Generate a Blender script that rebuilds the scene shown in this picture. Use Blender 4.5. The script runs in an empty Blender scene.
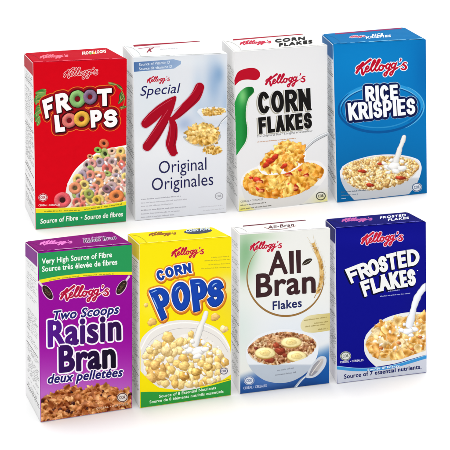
import bpy, bmesh, math, random
import numpy as np
from mathutils import Vector
from mathutils.geometry import tessellate_polygon, delaunay_2d_cdt

# ------------------------------------------------------------------ scene
C = bpy.data.collections.new('cereal_boxes')
bpy.context.scene.collection.children.link(C)
ELEV = math.radians(21); DIST = 5.0; WIDE = 0.27       # metres of picture width at the boxes
MM = WIDE / 450                                        # size of one artwork unit (0.6 mm)
VIEW = Vector((0, math.cos(ELEV), -math.sin(ELEV)))
UPV = Vector((0, math.sin(ELEV), math.cos(ELEV)))
EYE = -VIEW * DIST
LENS = 36 * DIST / WIDE
cam = bpy.data.objects.new('camera', bpy.data.cameras.new('camera')); bpy.context.scene.collection.objects.link(cam)
cam.location = EYE; cam.rotation_euler = (math.pi/2 - ELEV, 0, 0)
cam.data.lens = LENS; cam.data.sensor_width = 36; cam.data.clip_start = 0.1; cam.data.clip_end = 200
bpy.context.scene.camera = cam

def ray(p):
    x = (p[0]-225)/450*36/LENS; y = (p[1]-225)/450*36/LENS
    return VIEW + Vector((1,0,0))*x - UPV*y
def hit(p, o, n):
    d = ray(p); return EYE + d * ((o-EYE).dot(n)/d.dot(n))

def lin(c):
    return tuple((v/255/12.92 if v/255 <= .04045 else ((v/255+.055)/1.055)**2.4) for v in c[:3])
def linA(a):
    a = np.clip(a, 0, 255)/255
    return np.where(a <= .04045, a/12.92, ((a+.055)/1.055)**2.4)

def base_mat(name, rough=.5, spec=.05):
    m = bpy.data.materials.new(name); m.use_nodes = True
    b = m.node_tree.nodes['Principled BSDF']
    b.inputs['Roughness'].default_value = rough
    b.inputs['Specular IOR Level'].default_value = spec
    return m, b
PRINT, _b = base_mat('printed_ink')
_a = PRINT.node_tree.nodes.new('ShaderNodeVertexColor'); _a.layer_name = 'Col'
PRINT.node_tree.links.new(_a.outputs['Color'], _b.inputs['Base Color'])
def warped(nt, b):
    """the slow unevenness of a filled paperboard panel"""
    tc = nt.nodes.new('ShaderNodeTexCoord'); w = nt.nodes.new('ShaderNodeTexNoise'); w.inputs['Scale'].default_value = 26; w.inputs['Detail'].default_value = 1.5
    nt.links.new(tc.outputs['Object'], w.inputs['Vector'])
    bp = nt.nodes.new('ShaderNodeBump'); bp.inputs['Strength'].default_value = .35; bp.inputs['Distance'].default_value = .004
    nt.links.new(w.outputs['Fac'], bp.inputs['Height']); nt.links.new(bp.outputs['Normal'], b.inputs['Normal'])
warped(PRINT.node_tree, _b)
_cards = {}
def card(c):
    """coated carton board of one colour with faint fibre mottling and waviness"""
    if c in _cards: return _cards[c]
    m, b = base_mat('coated_board', .6, .03); nt = m.node_tree
    tc = nt.nodes.new('ShaderNodeTexCoord')
    n = nt.nodes.new('ShaderNodeTexNoise'); n.inputs['Scale'].default_value = 260; n.inputs['Detail'].default_value = 4
    nt.links.new(tc.outputs['Object'], n.inputs['Vector'])
    r = nt.nodes.new('ShaderNodeMapRange'); r.inputs['To Min'].default_value = .93; r.inputs['To Max'].default_value = 1.05
    nt.links.new(n.outputs['Fac'], r.inputs['Value'])
    x = nt.nodes.new('ShaderNodeVectorMath'); x.operation = 'SCALE'; x.inputs[0].default_value = lin(c)
    nt.links.new(r.outputs['Result'], x.inputs['Scale'])
    nt.links.new(x.outputs['Vector'], b.inputs['Base Color'])
    warped(nt, b)
    _cards[c] = m; return m

# ------------------------------------------------------------------ printed sheets
STEP = 5e-6
class Face:
    """one face of a carton; artwork units are mapped on to its plane"""
    def __init__(s, o, n, root): s.o = o; s.n = n; s.root = root; s.layer = 0; s.grid = np.zeros((480, 480), int)
    def P(s, x, y, k): return hit((x, y), s.o, s.n) + s.n*(k*STEP) - s.root.location
    def many(s, X, Y, k):
        d = np.stack([VIEW[i] + (1.0 if i == 0 else 0)*(X-225)/450*36/LENS - UPV[i]*(Y-225)/450*36/LENS for i in range(3)], -1)
        n = np.array(s.n); t = float((s.o-EYE).dot(s.n))/(d@n)
        return np.array(EYE) + d*t[:, None] + n*(k*STEP) - np.array(s.root.location)

class Part:
    def __init__(s, name, face, parent):
        s.name = name; s.f = face; s.parent = parent; s.V = []; s.F = []; s.Cc = []; s.nv = 0; s.flat = 0
    def add(s, xy, faces, cols, bump=1):
        """xy: list of points; cols: one colour or a list; every call lies one ink layer higher"""
        xy = np.asarray(xy, float); g = s.f.grid
        x0, y0 = np.clip(np.floor(xy.min(0)).astype(int), 0, 479); x1, y1 = np.clip(np.ceil(xy.max(0)).astype(int), 1, 480)
        w = (slice(y0, max(y1, y0+1)), slice(x0, max(x1, x0+1)))
        if s.flat: k = s.flat
        else: k = int(g[w].max())+1; g[w] = k
        k += s.f.layer+8
        s.V.append(s.f.many(xy[:, 0], xy[:, 1], k))
        if callable(cols): cols = [cols(x, y) for x, y in xy]
        cols = np.asarray(cols, float)
        if cols.ndim == 1: cols = np.tile(cols, (len(xy), 1))
        s.Cc.append(linA(cols)); s.F += [tuple(i+s.nv for i in f) for f in faces]; s.nv += len(xy)
    def poly(s, pts, col):
        if not isinstance(pts[0][0], (tuple, list, np.ndarray)): pts = [pts]
        tr = tessellate_polygon([[Vector((x, y, 0)) for x, y in L] for L in pts])
        s.add([p for L in pts for p in L], tr, col)
    def ell(s, cx, cy, rx, ry, col, rot=0, n=40):
        s.poly(ellipse(cx, cy, rx, ry, rot, n), col)
    def stroke(s, pts, w, col, cap='round', closed=False):
        xy, fc = ribbon(pts, w, cap, closed); s.add(xy, fc, col)
    def merged(s, shapes, col, warp=None, clip=None):
        """overlapping shapes of one ink become one flat layer"""
        V = []; F = []; O = np.mean(np.array(shapes[0][0], float), 0)
        for xy, fc in shapes:
            xy = (np.array([(float(p[0]), float(p[1])) for p in xy])-O).tolist()
            for f in fc:
                for i in range(1, len(f)-1):
                    t = [xy[f[0]], xy[f[i]], xy[f[i+1]]]
                    if clip: t = clip_y(t, clip[0]-O[1], clip[1]-O[1])
                    if len(t) < 3: continue
                    for j in range(1, len(t)-1):
                        a, b, c = t[0], t[j], t[j+1]
                        ar = (b[0]-a[0])*(c[1]-a[1])-(b[1]-a[1])*(c[0]-a[0])
                        if abs(ar) < 1e-6: continue
                        if ar < 0: b, c = c, b
                        n = len(V); V += [Vector(a), Vector(b), Vector(c)]; F.append((n, n+1, n+2))
        r = delaunay_2d_cdt(V, [], F, 0, 1e-5)
        xy = [tuple(v) for v in r[0]]
        P = np.array(xy); T = np.array([f for f in r[2] if len(f) == 3]); cen = P[T].mean(1)
        I = np.array([(v.x, v.y) for v in V]).reshape(-1, 3, 2); keep = np.zeros(len(T), bool)
        for A, B, D in I:
            lo = np.minimum(np.minimum(A, B), D); hi = np.maximum(np.maximum(A, B), D)
            m = np.nonzero((~keep) & (cen[:, 0] >= lo[0]) & (cen[:, 0] <= hi[0]) & (cen[:, 1] >= lo[1]) & (cen[:, 1] <= hi[1]))[0]
            if not len(m): continue
            c = cen[m]; e = lambda p, q: (q[0]-p[0])*(c[:, 1]-p[1])-(q[1]-p[1])*(c[:, 0]-p[0])
            keep[m[(e(A, B) >= -1e-6) & (e(B, D) >= -1e-6) & (e(D, A) >= -1e-6)]] = True
        xy = [(p[0]+O[0], p[1]+O[1]) for p in xy]
        if warp: xy = [warp(*p) for p in xy]
        fs = [tuple(map(int, f)) for f in T[keep]]
        s.add(xy, fs, pick(col, np.array(xy)))
    def text(s, body, a, b, h, col, bold=0., shear=0., up=None, arch=0., grow=0.):
        """line of type from baseline point a to baseline point b, cap height h; grow adds an outline"""
        V, F, rim = type_mesh(body, bold, shear)
        fat = bold/.69*h
        x0, x1 = V[:, 0].min(), V[:, 0].max(); u = (V[:, 0]-x0)/(x1-x0); v = V[:, 1]/.69
        a = np.array(a, float); b = np.array(b, float); d = (b-a)/np.linalg.norm(b-a)
        a = a+d*fat; b = b-d*fat
        up = np.array(up if up is not None else (-.01, -1.), float)
        xy = a + u[:, None]*(b-a) + v[:, None]*up*(h-fat) + up*fat*.5
        xy[:, 1] -= arch*4*u*(1-u)
        R = fat+grow
        if R < .04: s.add(xy, F, pick(col, xy)); return
        k = 12 if h > 12 else 6
        par = list(range(len(V)))
        def find(i):
            while par[i] != i: par[i] = par[par[i]]; i = par[i]
            return i
        for f in F:
            for j in f[1:]: par[find(j)] = find(f[0])
        grp = {}
        for f in F: grp.setdefault(find(f[0]), ([], []))[0].append(f)
        for e in rim: grp[find(e[0])][1].append(e)
        for fs, es in grp.values():
            sh = [(xy, fs)]
            for i, j in es:
                p, q = xy[i], xy[j]; L = np.linalg.norm(q-p)
                if L < 1e-6: continue
                n = np.array([-(q-p)[1], (q-p)[0]])/L*R
                sh.append(([p+n, p-n, q-n, q+n], [(0, 1, 2, 3)]))
                if h > 4.4: sh.append(([p+R*np.array([math.cos(6.2832*m/k+.2), math.sin(6.2832*m/k+.2)]) for m in range(k)], [tuple(range(k))]))
            s.merged(sh, col)
    def greek(s, a, b, h, col, seed=0, dens=.8):
        r = random.Random(int(a[0]*37+a[1]*911)); h = h*.9; a = np.array(a, float); b = np.array(b, float); L = np.linalg.norm(b-a); t = 0; xy = []; fc = []
        while t < L:
            for _ in range(r.randint(3, 8)):
                w = h*r.choice([.22, .3, .3, .36]); hh = h*r.choice([.55, .58, .6, .6, .85])
                if t+w > L: break
                p = a+(b-a)*t/L; q = a+(b-a)*((t+w)/L); n = len(xy)
                xy += [p, q, q-[0, hh], p-[0, hh]]; fc.append((n, n+1, n+2, n+3)); t += w+h*.12
            t += h*.4
        if xy: s.add(xy, fc, col)
    def raster(s, cv):
        """halftone-printed picture: a fine mesh with one ink value per dot"""
        A = cv.A > .5; h, w = A.shape
        q = A[:-1, :-1] & A[1:, :-1] & A[:-1, 1:] & A[1:, 1:]
        use = np.zeros_like(A); use[:-1, :-1] |= q; use[1:, :-1] |= q; use[:-1, 1:] |= q; use[1:, 1:] |= q
        idx = -np.ones(A.shape, int); idx[use] = np.arange(use.sum())
        yy, xx = np.nonzero(q)
        F = np.stack([idx[yy, xx], idx[yy, xx+1], idx[yy+1, xx+1], idx[yy+1, xx]], -1)
        s.add(np.stack([cv.X[use], cv.Y[use]], -1), [tuple(f) for f in F.tolist()], cv.C[use])
    def build(s):
        if not s.V: return None
        V = np.concatenate(s.V); Cc = np.concatenate(s.Cc)
        me = bpy.data.meshes.new(s.name); me.from_pydata(V.tolist(), [], s.F)
        at = me.color_attributes.new('Col', 'FLOAT_COLOR', 'POINT')
        at.data.foreach_set('color', np.concatenate([Cc, np.ones((len(Cc), 1))], 1).astype(np.float32).ravel())
        me.materials.append(PRINT)
        bm = bmesh.new(); bm.from_mesh(me)
        n = s.f.n
        bad = [f for f in bm.faces if f.normal.dot(n) < 0]
        bmesh.ops.reverse_faces(bm, faces=bad); bm.to_mesh(me); bm.free()
        o = bpy.data.objects.new(s.name, me); C.objects.link(o); o.parent = s.parent
        return o

def pick(col, xy): return [col(x, y) for x, y in xy] if callable(col) else col
def ellipse(cx, cy, rx, ry, rot=0, n=40, a0=0, a1=2*math.pi, closed=True):
    c, s = math.cos(rot), math.sin(rot); out = []
    for k in range(n if closed else n+1):
        a = a0+(a1-a0)*k/n; x = rx*math.cos(a); y = ry*math.sin(a)
        out.append((cx+x*c-y*s, cy+x*s+y*c))
    return out
def smooth(pts, n=8, closed=False):
    """Catmull-Rom through the points"""
    P = [np.array(p, float) for p in pts]; m = len(P); out = []
    for i in range(m if closed else m-1):
        p0 = P[(i-1) % m] if (closed or i) else P[0]; p1 = P[i]; p2 = P[(i+1) % m]
        p3 = P[(i+2) % m] if (closed or i+2 < m) else P[-1]
        for k in range(n):
            t = k/n
            out.append(.5*((2*p1)+(-p0+p2)*t+(2*p0-5*p1+4*p2-p3)*t*t+(-p0+3*p1-3*p2+p3)*t**3))
    if not closed: out.append(P[-1])
    return out

def ribbon(pts, w, cap='round', closed=False):
        P = [np.array(p, float) for p in pts]; n = len(P)
        W = list(w) if isinstance(w, (list, tuple)) else [w]*n
        if len(W) != n: W = [float(np.interp(i, np.linspace(0, n-1, len(W)), W)) for i in range(n)]
        if not closed and cap == 'square':
            for a, b, i in ((0, 1, 0), (-1, -2, -1)):
                d = P[a]-P[b]; P[a] = P[a] + d/(np.linalg.norm(d)+1e-9)*W[i]/2
        xy = []; fc = []
        for i in range(n):
            a = P[(i-1) % n] if (closed or i > 0) else P[i]
            b = P[(i+1) % n] if (closed or i < n-1) else P[i]
            d1 = P[i]-a; d2 = b-P[i]
            l1 = np.linalg.norm(d1); l2 = np.linalg.norm(d2)
            d1 = d1/l1 if l1 > 1e-9 else d2/(l2+1e-12); d2 = d2/l2 if l2 > 1e-9 else d1
            t = d1+d2; t = t/(np.linalg.norm(t)+1e-9); nn = np.array([-t[1], t[0]])
            m = 1/max(.5, float(np.dot(nn, [-d1[1], d1[0]])))
            xy += [P[i]+nn*W[i]/2*m, P[i]-nn*W[i]/2*m]
        for i in range(n if closed else n-1):
            j = (i+1) % n; fc.append((2*i, 2*i+1, 2*j+1, 2*j))
        if not closed and cap == 'round':
            for e, q, w_ in ((0, 1, W[0]), (n-1, n-2, W[-1])):
                d = P[e]-P[q]; a0 = math.atan2(d[1], d[0]); c = len(xy); xy.append(P[e])
                for k in range(9):
                    a = a0-math.pi/2+math.pi*k/8; xy.append(P[e]+np.array([math.cos(a), math.sin(a)])*w_/2)
                fc += [(c, c+1+k, c+2+k) for k in range(8)]
        return xy, fc
def clip_y(P, lo, hi):
    for y, sg in ((lo, 1), (hi, -1)):
        out = []
        for i in range(len(P)):
            a, b = P[i-1], P[i]; ia = (a[1]-y)*sg >= 0; ib = (b[1]-y)*sg >= 0
            if ia != ib: t = (y-a[1])/(b[1]-a[1]); out.append((a[0]+(b[0]-a[0])*t, y))
            if ib: out.append(b)
        P = out
        if not P: return P
    return P

_type = {}
def type_mesh(body, bold, shear):
    k = (body, bold, shear)
    if k in _type: return _type[k]
    c = bpy.data.curves.new('type', 'FONT'); c.body = body; c.shear = shear; c.resolution_u = 5 if len(body) < 8 else 3
    c.space_character = 1+bold*2.2
    o = bpy.data.objects.new('type', c); C.objects.link(o)
    dg = bpy.context.evaluated_depsgraph_get(); me = o.evaluated_get(dg).to_mesh()
    V = np.array([v.co[:2] for v in me.vertices]); F = [tuple(p.vertices) for p in me.polygons]
    cnt = {}
    for f in F:
        for i in range(len(f)):
            e = tuple(sorted((f[i], f[(i+1) % len(f)]))); cnt[e] = cnt.get(e, 0)+1
    isl = [e for e, n in cnt.items() if n == 1]
    o.evaluated_get(dg).to_mesh_clear(); bpy.data.objects.remove(o); bpy.data.curves.remove(c)
    _type[k] = (V, F, isl); return _type[k]

# heavy display capitals as centre lines in a unit cell (y down)
def arc(cx, cy, rx, ry, a0, a1, n=14):
    return [(cx+rx*math.cos(math.radians(a0+(a1-a0)*k/n)), cy+ry*math.sin(math.radians(a0+(a1-a0)*k/n))) for k in range(n+1)]
G = {
 'F': (.55, [[(0,1),(0,0)], [(0,0),(1,0)], [(0,.48),(.85,.48)]]),
 'R': (.66, [[(0,1),(0,0)], [(0,0),(.55,0)]+arc(.55,.26,.43,.26,-90,90)+[(0,.52)], [(.5,.52),(1,1)]]),
 'P': (.62, [[(0,1),(0,0)], [(0,0),(.55,0)]+arc(.55,.28,.45,.28,-90,90)+[(0,.56)]]),
 'O': (.72, [arc(.5,.5,.5,.5,0,360,28)[:-1]]),
 'T': (.6, [[(0,0),(1,0)], [(.5,0),(.5,1)]]),
 'L': (.5, [[(0,0),(0,1)], [(0,1),(1,1)]]),
 'S': (.6, [arc(.5,.25,.46,.25,-12,-250,14)+arc(.5,.74,.5,.26,-62,165,14)]),
 'C': (.64, [arc(.5,.5,.5,.5,-42,-318,24)]),
 'N': (.66, [[(0,1),(0,0)], [(0,0),(1,1)], [(1,1),(1,0)]]),
 'A': (.7, [[(0,1),(.5,0)], [(.5,0),(1,1)], [(.2,.68),(.8,.68)]]),
 'K': (.66, [[(0,0),(0,1)], [(1,0),(.08,.55)], [(.3,.4),(1,1)]]),
 'E': (.52, [[(0,1),(0,0)], [(0,0),(1,0)], [(0,.5),(.88,.5)], [(0,1),(1,1)]]),
 'I': (.0, [[(0,0),(0,1)]]),
 'D': (.66, [[(0,0),(0,1)], [(0,0),(.35,0)]+arc(.35,.5,.65,.5,-90,90,16)+[(0,1)]]),
}
def word(part, s, TL, TR, BL, BR, t, passes, gap=.12, arch=0, fill=None):
    """passes: list of (extra width, colour, dx, dy) laid one over the other"""
    q = [np.array(p, float) for p in (TL, TR, BL, BR)]
    H = np.linalg.norm(q[2]-q[0]); W = np.linalg.norm(q[1]-q[0]); T = t/W
    gl = []; ws = [G[ch][0] for ch in s]; free = 1-T*len(s)-gap*T*(len(s)-1)*3
    k = free/sum(ws); x = 0
    for ch, w in zip(s, ws):
        gl.append((x+T/2, w*k, G[ch][1], ch)); x += T+w*k+gap*T*3
    def warp(x, y):
        u, v = x/W, y/H
        p = (q[0]*(1-u)+q[1]*u)*(1-v)+(q[2]*(1-u)+q[3]*u)*v
        return (p[0], p[1]-arch*4*u*(1-u))
    for ex, col, dx, dy in passes:
        for x0, w, strokes, ch in gl:
            sh = []
            for st in strokes:
                pts = [((x0+a*w)*W, t/2+b*(H-t)) for a, b in st]
                if len(st) == 2 and st[0][0] != st[1][0] and st[0][1] != st[1][1]:   # diagonals run on and are cut flat
                    p, r = np.array(pts[0]), np.array(pts[1]); d = (r-p)/np.linalg.norm(r-p)
                    if st[0][1] in (0, 1): p = p-d*t*.7
                    if st[1][1] in (0, 1): r = r+d*t*.7
                    pts = [p, r]; e = 'butt' if ex < 1.2 else 'round'
                    m = 1.12 if ch in 'NAK' else 1
                    sh.append(ribbon(pts, t+ex, e))
                else: sh.append(ribbon(pts, t+ex, 'round' if ex > 1.2 else 'square', closed=(ch == 'O')))
            part.merged(sh, col, warp=lambda x, y: tuple(np.array(warp(x, y))+np.array([dx, dy])), clip=(-ex/2, H+ex/2))

# brush script of the maker's name, centre lines in a 450 x 180 field
SCRIPT = [
 ([(16,92),(24,78),(44,66),(64,50),(70,44)], 9),
 ([(68,46),(54,62),(40,86),(28,104),(16,124)], 14),
 ([(126,22),(104,38),(76,62),(46,88)], [15,13,10,8]),
 ([(46,88),(58,96),(60,118),(66,136)], [8,12,14,15]),
 ([(66,136),(78,122),(90,102),(104,92),(112,80),(104,72),(92,84),(86,102),(92,116),(108,112),(122,98)], 9.5),
 ([(122,98),(142,72),(160,46),(166,30),(156,26),(142,50),(132,82),(132,104),(142,110),(156,98)], 10),
 ([(156,98),(176,70),(194,42),(202,24),(192,20),(178,46),(166,80),(166,100),(176,108),(192,94)], 10),
 ([(224,66),(208,66),(196,84),(200,102),(216,102),(228,86),(226,68),(240,72),(252,68)], 10),
 ([(278,60),(264,56),(250,72),(252,90),(264,90),(278,74),(284,56),(276,84),(262,118),(248,146),(236,146),(238,130),(262,112),(288,96)], 9.5),
 ([(322,54),(308,50),(294,66),(296,84),(308,84),(322,68),(330,50),(320,80),(308,112),(294,140),(282,140),(284,124),(308,106),(340,84)], 9.5),
 ([(366,18),(364,28),(358,37)], [10,7,4]),
 ([(340,84),(356,76),(374,66),(390,48)], [4,4,5,8]),
 ([(390,48),(388,60),(402,70),(408,84),(398,97),(382,98),(370,90)], [8,10,12,12,10,9,8]),
 ([(390,48),(402,44),(412,48)], [8,7,7]),
]
def script(part, x0, x1, ymid, red=(190,12,40), edge=None, ew=6, wt=1.45, sq=1.):
    k = (x1-x0)/400.; M = lambda p: (x0+(p[0]-12)*k, ymid+(p[1]-84+.16*(p[0]-210))*k*sq-.16*(p[0]-210)*k*(1 if sq == 1 else .55))
    for ex, col in (((ew*2*k, edge), (0, red)) if edge is not None else ((0, red),)):
        sh = []
        for pts, w in SCRIPT:
            P = smooth([M(p) for p in pts], 4); w = w if isinstance(w, list) else [w]
            w = [float(np.interp(i, np.linspace(0, len(P)-1, len(w)), w))*k*wt+ex for i in range(len(P))]
            sh.append(ribbon(P, w))
        part.merged(sh, col)

# ------------------------------------------------------------------ halftone canvas
class Canvas:
    def __init__(s, x0, y0, x1, y1, res=2.6, seed=1, bg=None):
        w = int((x1-x0)*res)+1; h = int((y1-y0)*res)+1
        s.x0, s.y0, s.res = x0, y0, res
        s.X, s.Y = np.meshgrid(x0+np.arange(w)/res, y0+np.arange(h)/res)
        s.A = np.zeros((h, w)); s.C = np.zeros((h, w, 3)); s.r = random.Random(seed); s.g = np.random.RandomState(seed)
        s.N = s.noise(.75)*.6+s.noise(1.6)*.4
        if bg is not None: s.C[:] = bg
    def noise(s, cell):
        h, w = s.A.shape; st = cell*s.res; gh, gw = int(h/st)+3, int(w/st)+3; g = s.g.uniform(-1, 1, (gh, gw))
        y = np.arange(h)/st; x = np.arange(w)/st; j = y.astype(int); i = x.astype(int); fy = (y-j)[:, None]; fx = (x-i)[None]
        return (g[j][:, i]*(1-fx)+g[j][:, i+1]*fx)*(1-fy)+(g[j+1][:, i]*(1-fx)+g[j+1][:, i+1]*fx)*fy
    def win(s, cx, cy, R):
        i0 = max(0, int((cx-R-s.x0)*s.res)); i1 = min(s.A.shape[1], int((cx+R-s.x0)*s.res)+2)
        j0 = max(0, int((cy-R-s.y0)*s.res)); j1 = min(s.A.shape[0], int((cy+R-s.y0)*s.res)+2)
        return (slice(j0, max(j0, j1)), slice(i0, max(i0, i1)))
    def over(s, w, col, a, add=True):
        a = np.clip(a, 0, 1); s.C[w] = s.C[w]*(1-a[..., None])+col*a[..., None]
        if add: s.A[w] = np.maximum(s.A[w], a)
    def inside(s, pts):
        X, Y = s.X, s.Y; r = np.zeros(X.shape, bool); n = len(pts)
        for i in range(n):
            (x0, y0), (x1, y1) = pts[i], pts[(i+1) % n]
            if y0 == y1: continue
            c = ((y0 > Y) != (y1 > Y)) & (X < (x1-x0)*(Y-y0)/(y1-y0)+x0); r ^= c
        return r
    def poly(s, pts, col):
        m = s.inside(pts); c = col(s.X, s.Y) if callable(col) else np.broadcast_to(np.array(col, float), s.C.shape)
        s.C[m] = c[m]; s.A[m] = 1
    def clip(s, pts): s.A *= s.inside(pts)
    def puff(s, cx, cy, rx, ry, col, rot=0, rough=.12, amb=.62, dark=None, lump=.35, grit=.16):
        """rounded lump (puff, fruit piece) lit from the upper left"""
        R = max(rx, ry)*1.3; w = s.win(cx, cy, R); X = s.X[w]-cx; Y = s.Y[w]-cy
        if X.size == 0: return
        c, t = math.cos(rot), math.sin(rot); U = (X*c+Y*t)/rx; V = (-X*t+Y*c)/ry
        an = np.arctan2(V, U); ph = s.g.uniform(0, 6.28, 4)
        d = np.hypot(U, V)/(1+rough*(.5*np.sin(2*an+ph[0])+.5*np.sin(3*an+ph[1])+.4*np.sin(5*an+ph[2])))
        a = np.clip((1-d)*min(rx, ry)*s.res*.9+.5, 0, 1)
        z = np.sqrt(np.clip(1-d*d, 0.02, 1))
        nx, ny = X/(rx+.01), Y/(ry+.01)
        l = np.clip(-nx*.45-ny*.6+z*.65, 0, 1.2)
        l = l + lump*.5*np.sin(U*5+ph[0]+2*np.sin(V*4+ph[1]))*np.sin(V*5+ph[3])
        amb = amb*.75+.25; sh = (amb+(1.16-amb)*l)*np.clip(.78+.42*z, 0, 1)
        sh = sh*(1+grit*s.N[w])
        warm = np.clip(1-sh, 0, 1)[..., None]*np.array([.0, .35, .9] if min(col) < 190 else [.0, .03, .06])
        k = np.array(col, float)*sh[..., None]*(1-warm)
        k += np.clip(l-.85, 0, 1)[..., None]*140
        s.over(w, k, a)
    def flake(s, cx, cy, r, col, rim=(255,226,160), deep=(150,80,30)):
        """curled flake: ragged outline, folded shading, pale rim"""
        q = s.r.uniform(.55, 1); rot = s.r.uniform(0, 3.14); R = r*1.4
        w = s.win(cx, cy, R); X = s.X[w]-cx; Y = s.Y[w]-cy
        if X.size == 0: return
        c, t = math.cos(rot), math.sin(rot); U = (X*c+Y*t)/r; V = (-X*t+Y*c)/(r*q)
        an = np.arctan2(V, U); ph = s.g.uniform(0, 6.28, 6)
        d = np.hypot(U, V)/(1+.14*np.sin(3*an+ph[0])+.1*np.sin(5*an+ph[1])+.07*np.sin(9*an+ph[2]))
        a = np.clip((1-d)*r*q*s.res*.9+.5, 0, 1)
        f = np.sin(U*2.6+ph[3]+1.4*np.sin(V*2+ph[4]))*.5+np.sin(V*4.2+U*2+ph[5])*.28
        f = f+np.clip(-X*.4-Y*.6, -r, r)/r*.45
        k = np.array(col, float)+(f[..., None]*66)
        lo = np.clip(-f-.15, 0, 1)[..., None]; k = k*(1-lo*.75)+np.array(deep, float)*lo*.75
        e = (np.clip((d-.72)*5, 0, 1)*np.clip(1-(d-.9)*8, 0, 1)*(np.sin(an-ph[1]) > -.2))[..., None]*.55
        k = k*(1-e)+np.array(rim, float)*e
        e2 = np.clip((d-.93)*9, 0, 1)[..., None]*.55; k = k*(1-e2)+np.array(deep, float)*e2
        k = k*(1+.13*s.N[w][..., None])
        s.over(w, k, a)
    def ring(s, cx, cy, r, col, tilt=1., rot=0, hole=.36):
        R = r*1.15; w = s.win(cx, cy, R); X = s.X[w]-cx; Y = s.Y[w]-cy
        if X.size == 0: return
        c, t = math.cos(rot), math.sin(rot); U = (X*c+Y*t)/r; V = (-X*t+Y*c)/(r*tilt); d = np.hypot(U, V); an = np.arctan2(V, U)
        d = d*(1+.025*np.sin(2*an+cx)+.012*np.sin(7*an+cy))
        m = (1+hole)/2; hw = (1-hole)/2; z2 = 1-((d-m)/hw)**2
        a = np.clip(z2*hw*r*s.res*.8+.4, 0, 1)
        z = np.sqrt(np.clip(z2, .03, 1)); g = (d-m)/hw
        l = np.clip((-.5*X-.65*Y)/(np.hypot(X, Y)+.01)*g*.7+z*.6, 0, 1.3)
        gr = s.g.uniform(-1, 1, X.shape)*10
        k = np.array(col, float)*(.68+.5*l)[..., None]+np.clip(l-.75, 0, 1)[..., None]*150+gr[..., None]
        s.over(w, np.array(col, float)*.35+np.zeros(X.shape+(3,)), np.clip((1-d)*r*s.res, 0, 1)*(d < m)*.75)
        s.over(w, k, a)
    def scatter(s, pts, n, fn, dist=2.4, order=True):
        """spread n pieces through the region by best-candidate sampling, back to front"""
        m = s.inside(pts); jj, ii = np.nonzero(m); got = []
        for _ in range(n*30):
            k = s.r.randrange(len(jj)); x = s.X[jj[k], ii[k]]; y = s.Y[jj[k], ii[k]]
            if all((x-a)**2+(y-b)**2 > dist*dist for a, b in got): got.append((x, y))
            if len(got) >= n: break
        if order: got.sort(key=lambda p: p[1]+s.r.uniform(-2, 2))
        for x, y in got: fn(x, y)
    def milk(s, path, ws, splash=(), tone=(238,236,232)):
        """stream of milk: rounded ribbon with a wandering edge, and the drops and crown it throws up"""
        P = np.array(smooth(path, 8)); n = len(P); W = np.interp(np.arange(n), np.linspace(0, n-1, len(ws)), ws)
        W = W*(1+.08*np.sin(np.arange(n)*.4)+.05*np.sin(np.arange(n)*1.1+1)); best = np.full(s.A.shape, 9.); side = np.zeros(s.A.shape)
        for i in range(n-1):
            t = P[i+1]-P[i]; t = t/(np.hypot(*t)+1e-9)
            X = s.X-P[i, 0]; Y = s.Y-P[i, 1]; d = np.hypot(X, Y)/(W[i]/2); c = (X*t[1]-Y*t[0])/(W[i]/2)
            m = d < best; best[m] = d[m]; side[m] = c[m]
        a = np.clip((1-best)*3+.5, 0, 1); l = .93+.07*np.cos(side*1.6+.5)-.10*np.clip(side, 0, 1)**2-.06*np.clip(-side-.5, 0, 1)
        s.C = s.C*(1-a[..., None])+np.array(tone, float)*l[..., None]*a[..., None]*1.03; s.A = np.maximum(s.A, a)
        for x, y, r, q in splash:
            s.puff(x, y+.5, r*1.08, r*q*1.1, (216,210,202), amb=.94, rough=.16, lump=.06, grit=.02); s.puff(x, y, r, r*q, tone, amb=.95, rough=.16, lump=.08, grit=.02, rot=s.r.uniform(-.4, .4))
    def grain(s, a=4): s.C += s.g.uniform(-a, a, s.A.shape)[..., None]
    def blur_blob(s, cx, cy, rx, ry, col, a=1., rot=0, p=1.):
        c, t = math.cos(rot), math.sin(rot); X = s.X-cx; Y = s.Y-cy
        d = ((X*c+Y*t)/rx)**2+((-X*t+Y*c)/ry)**2
        k = np.exp(-d**p)*a; s.C = s.C*(1-k[..., None])+np.array(col, float)*k[..., None]

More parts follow.
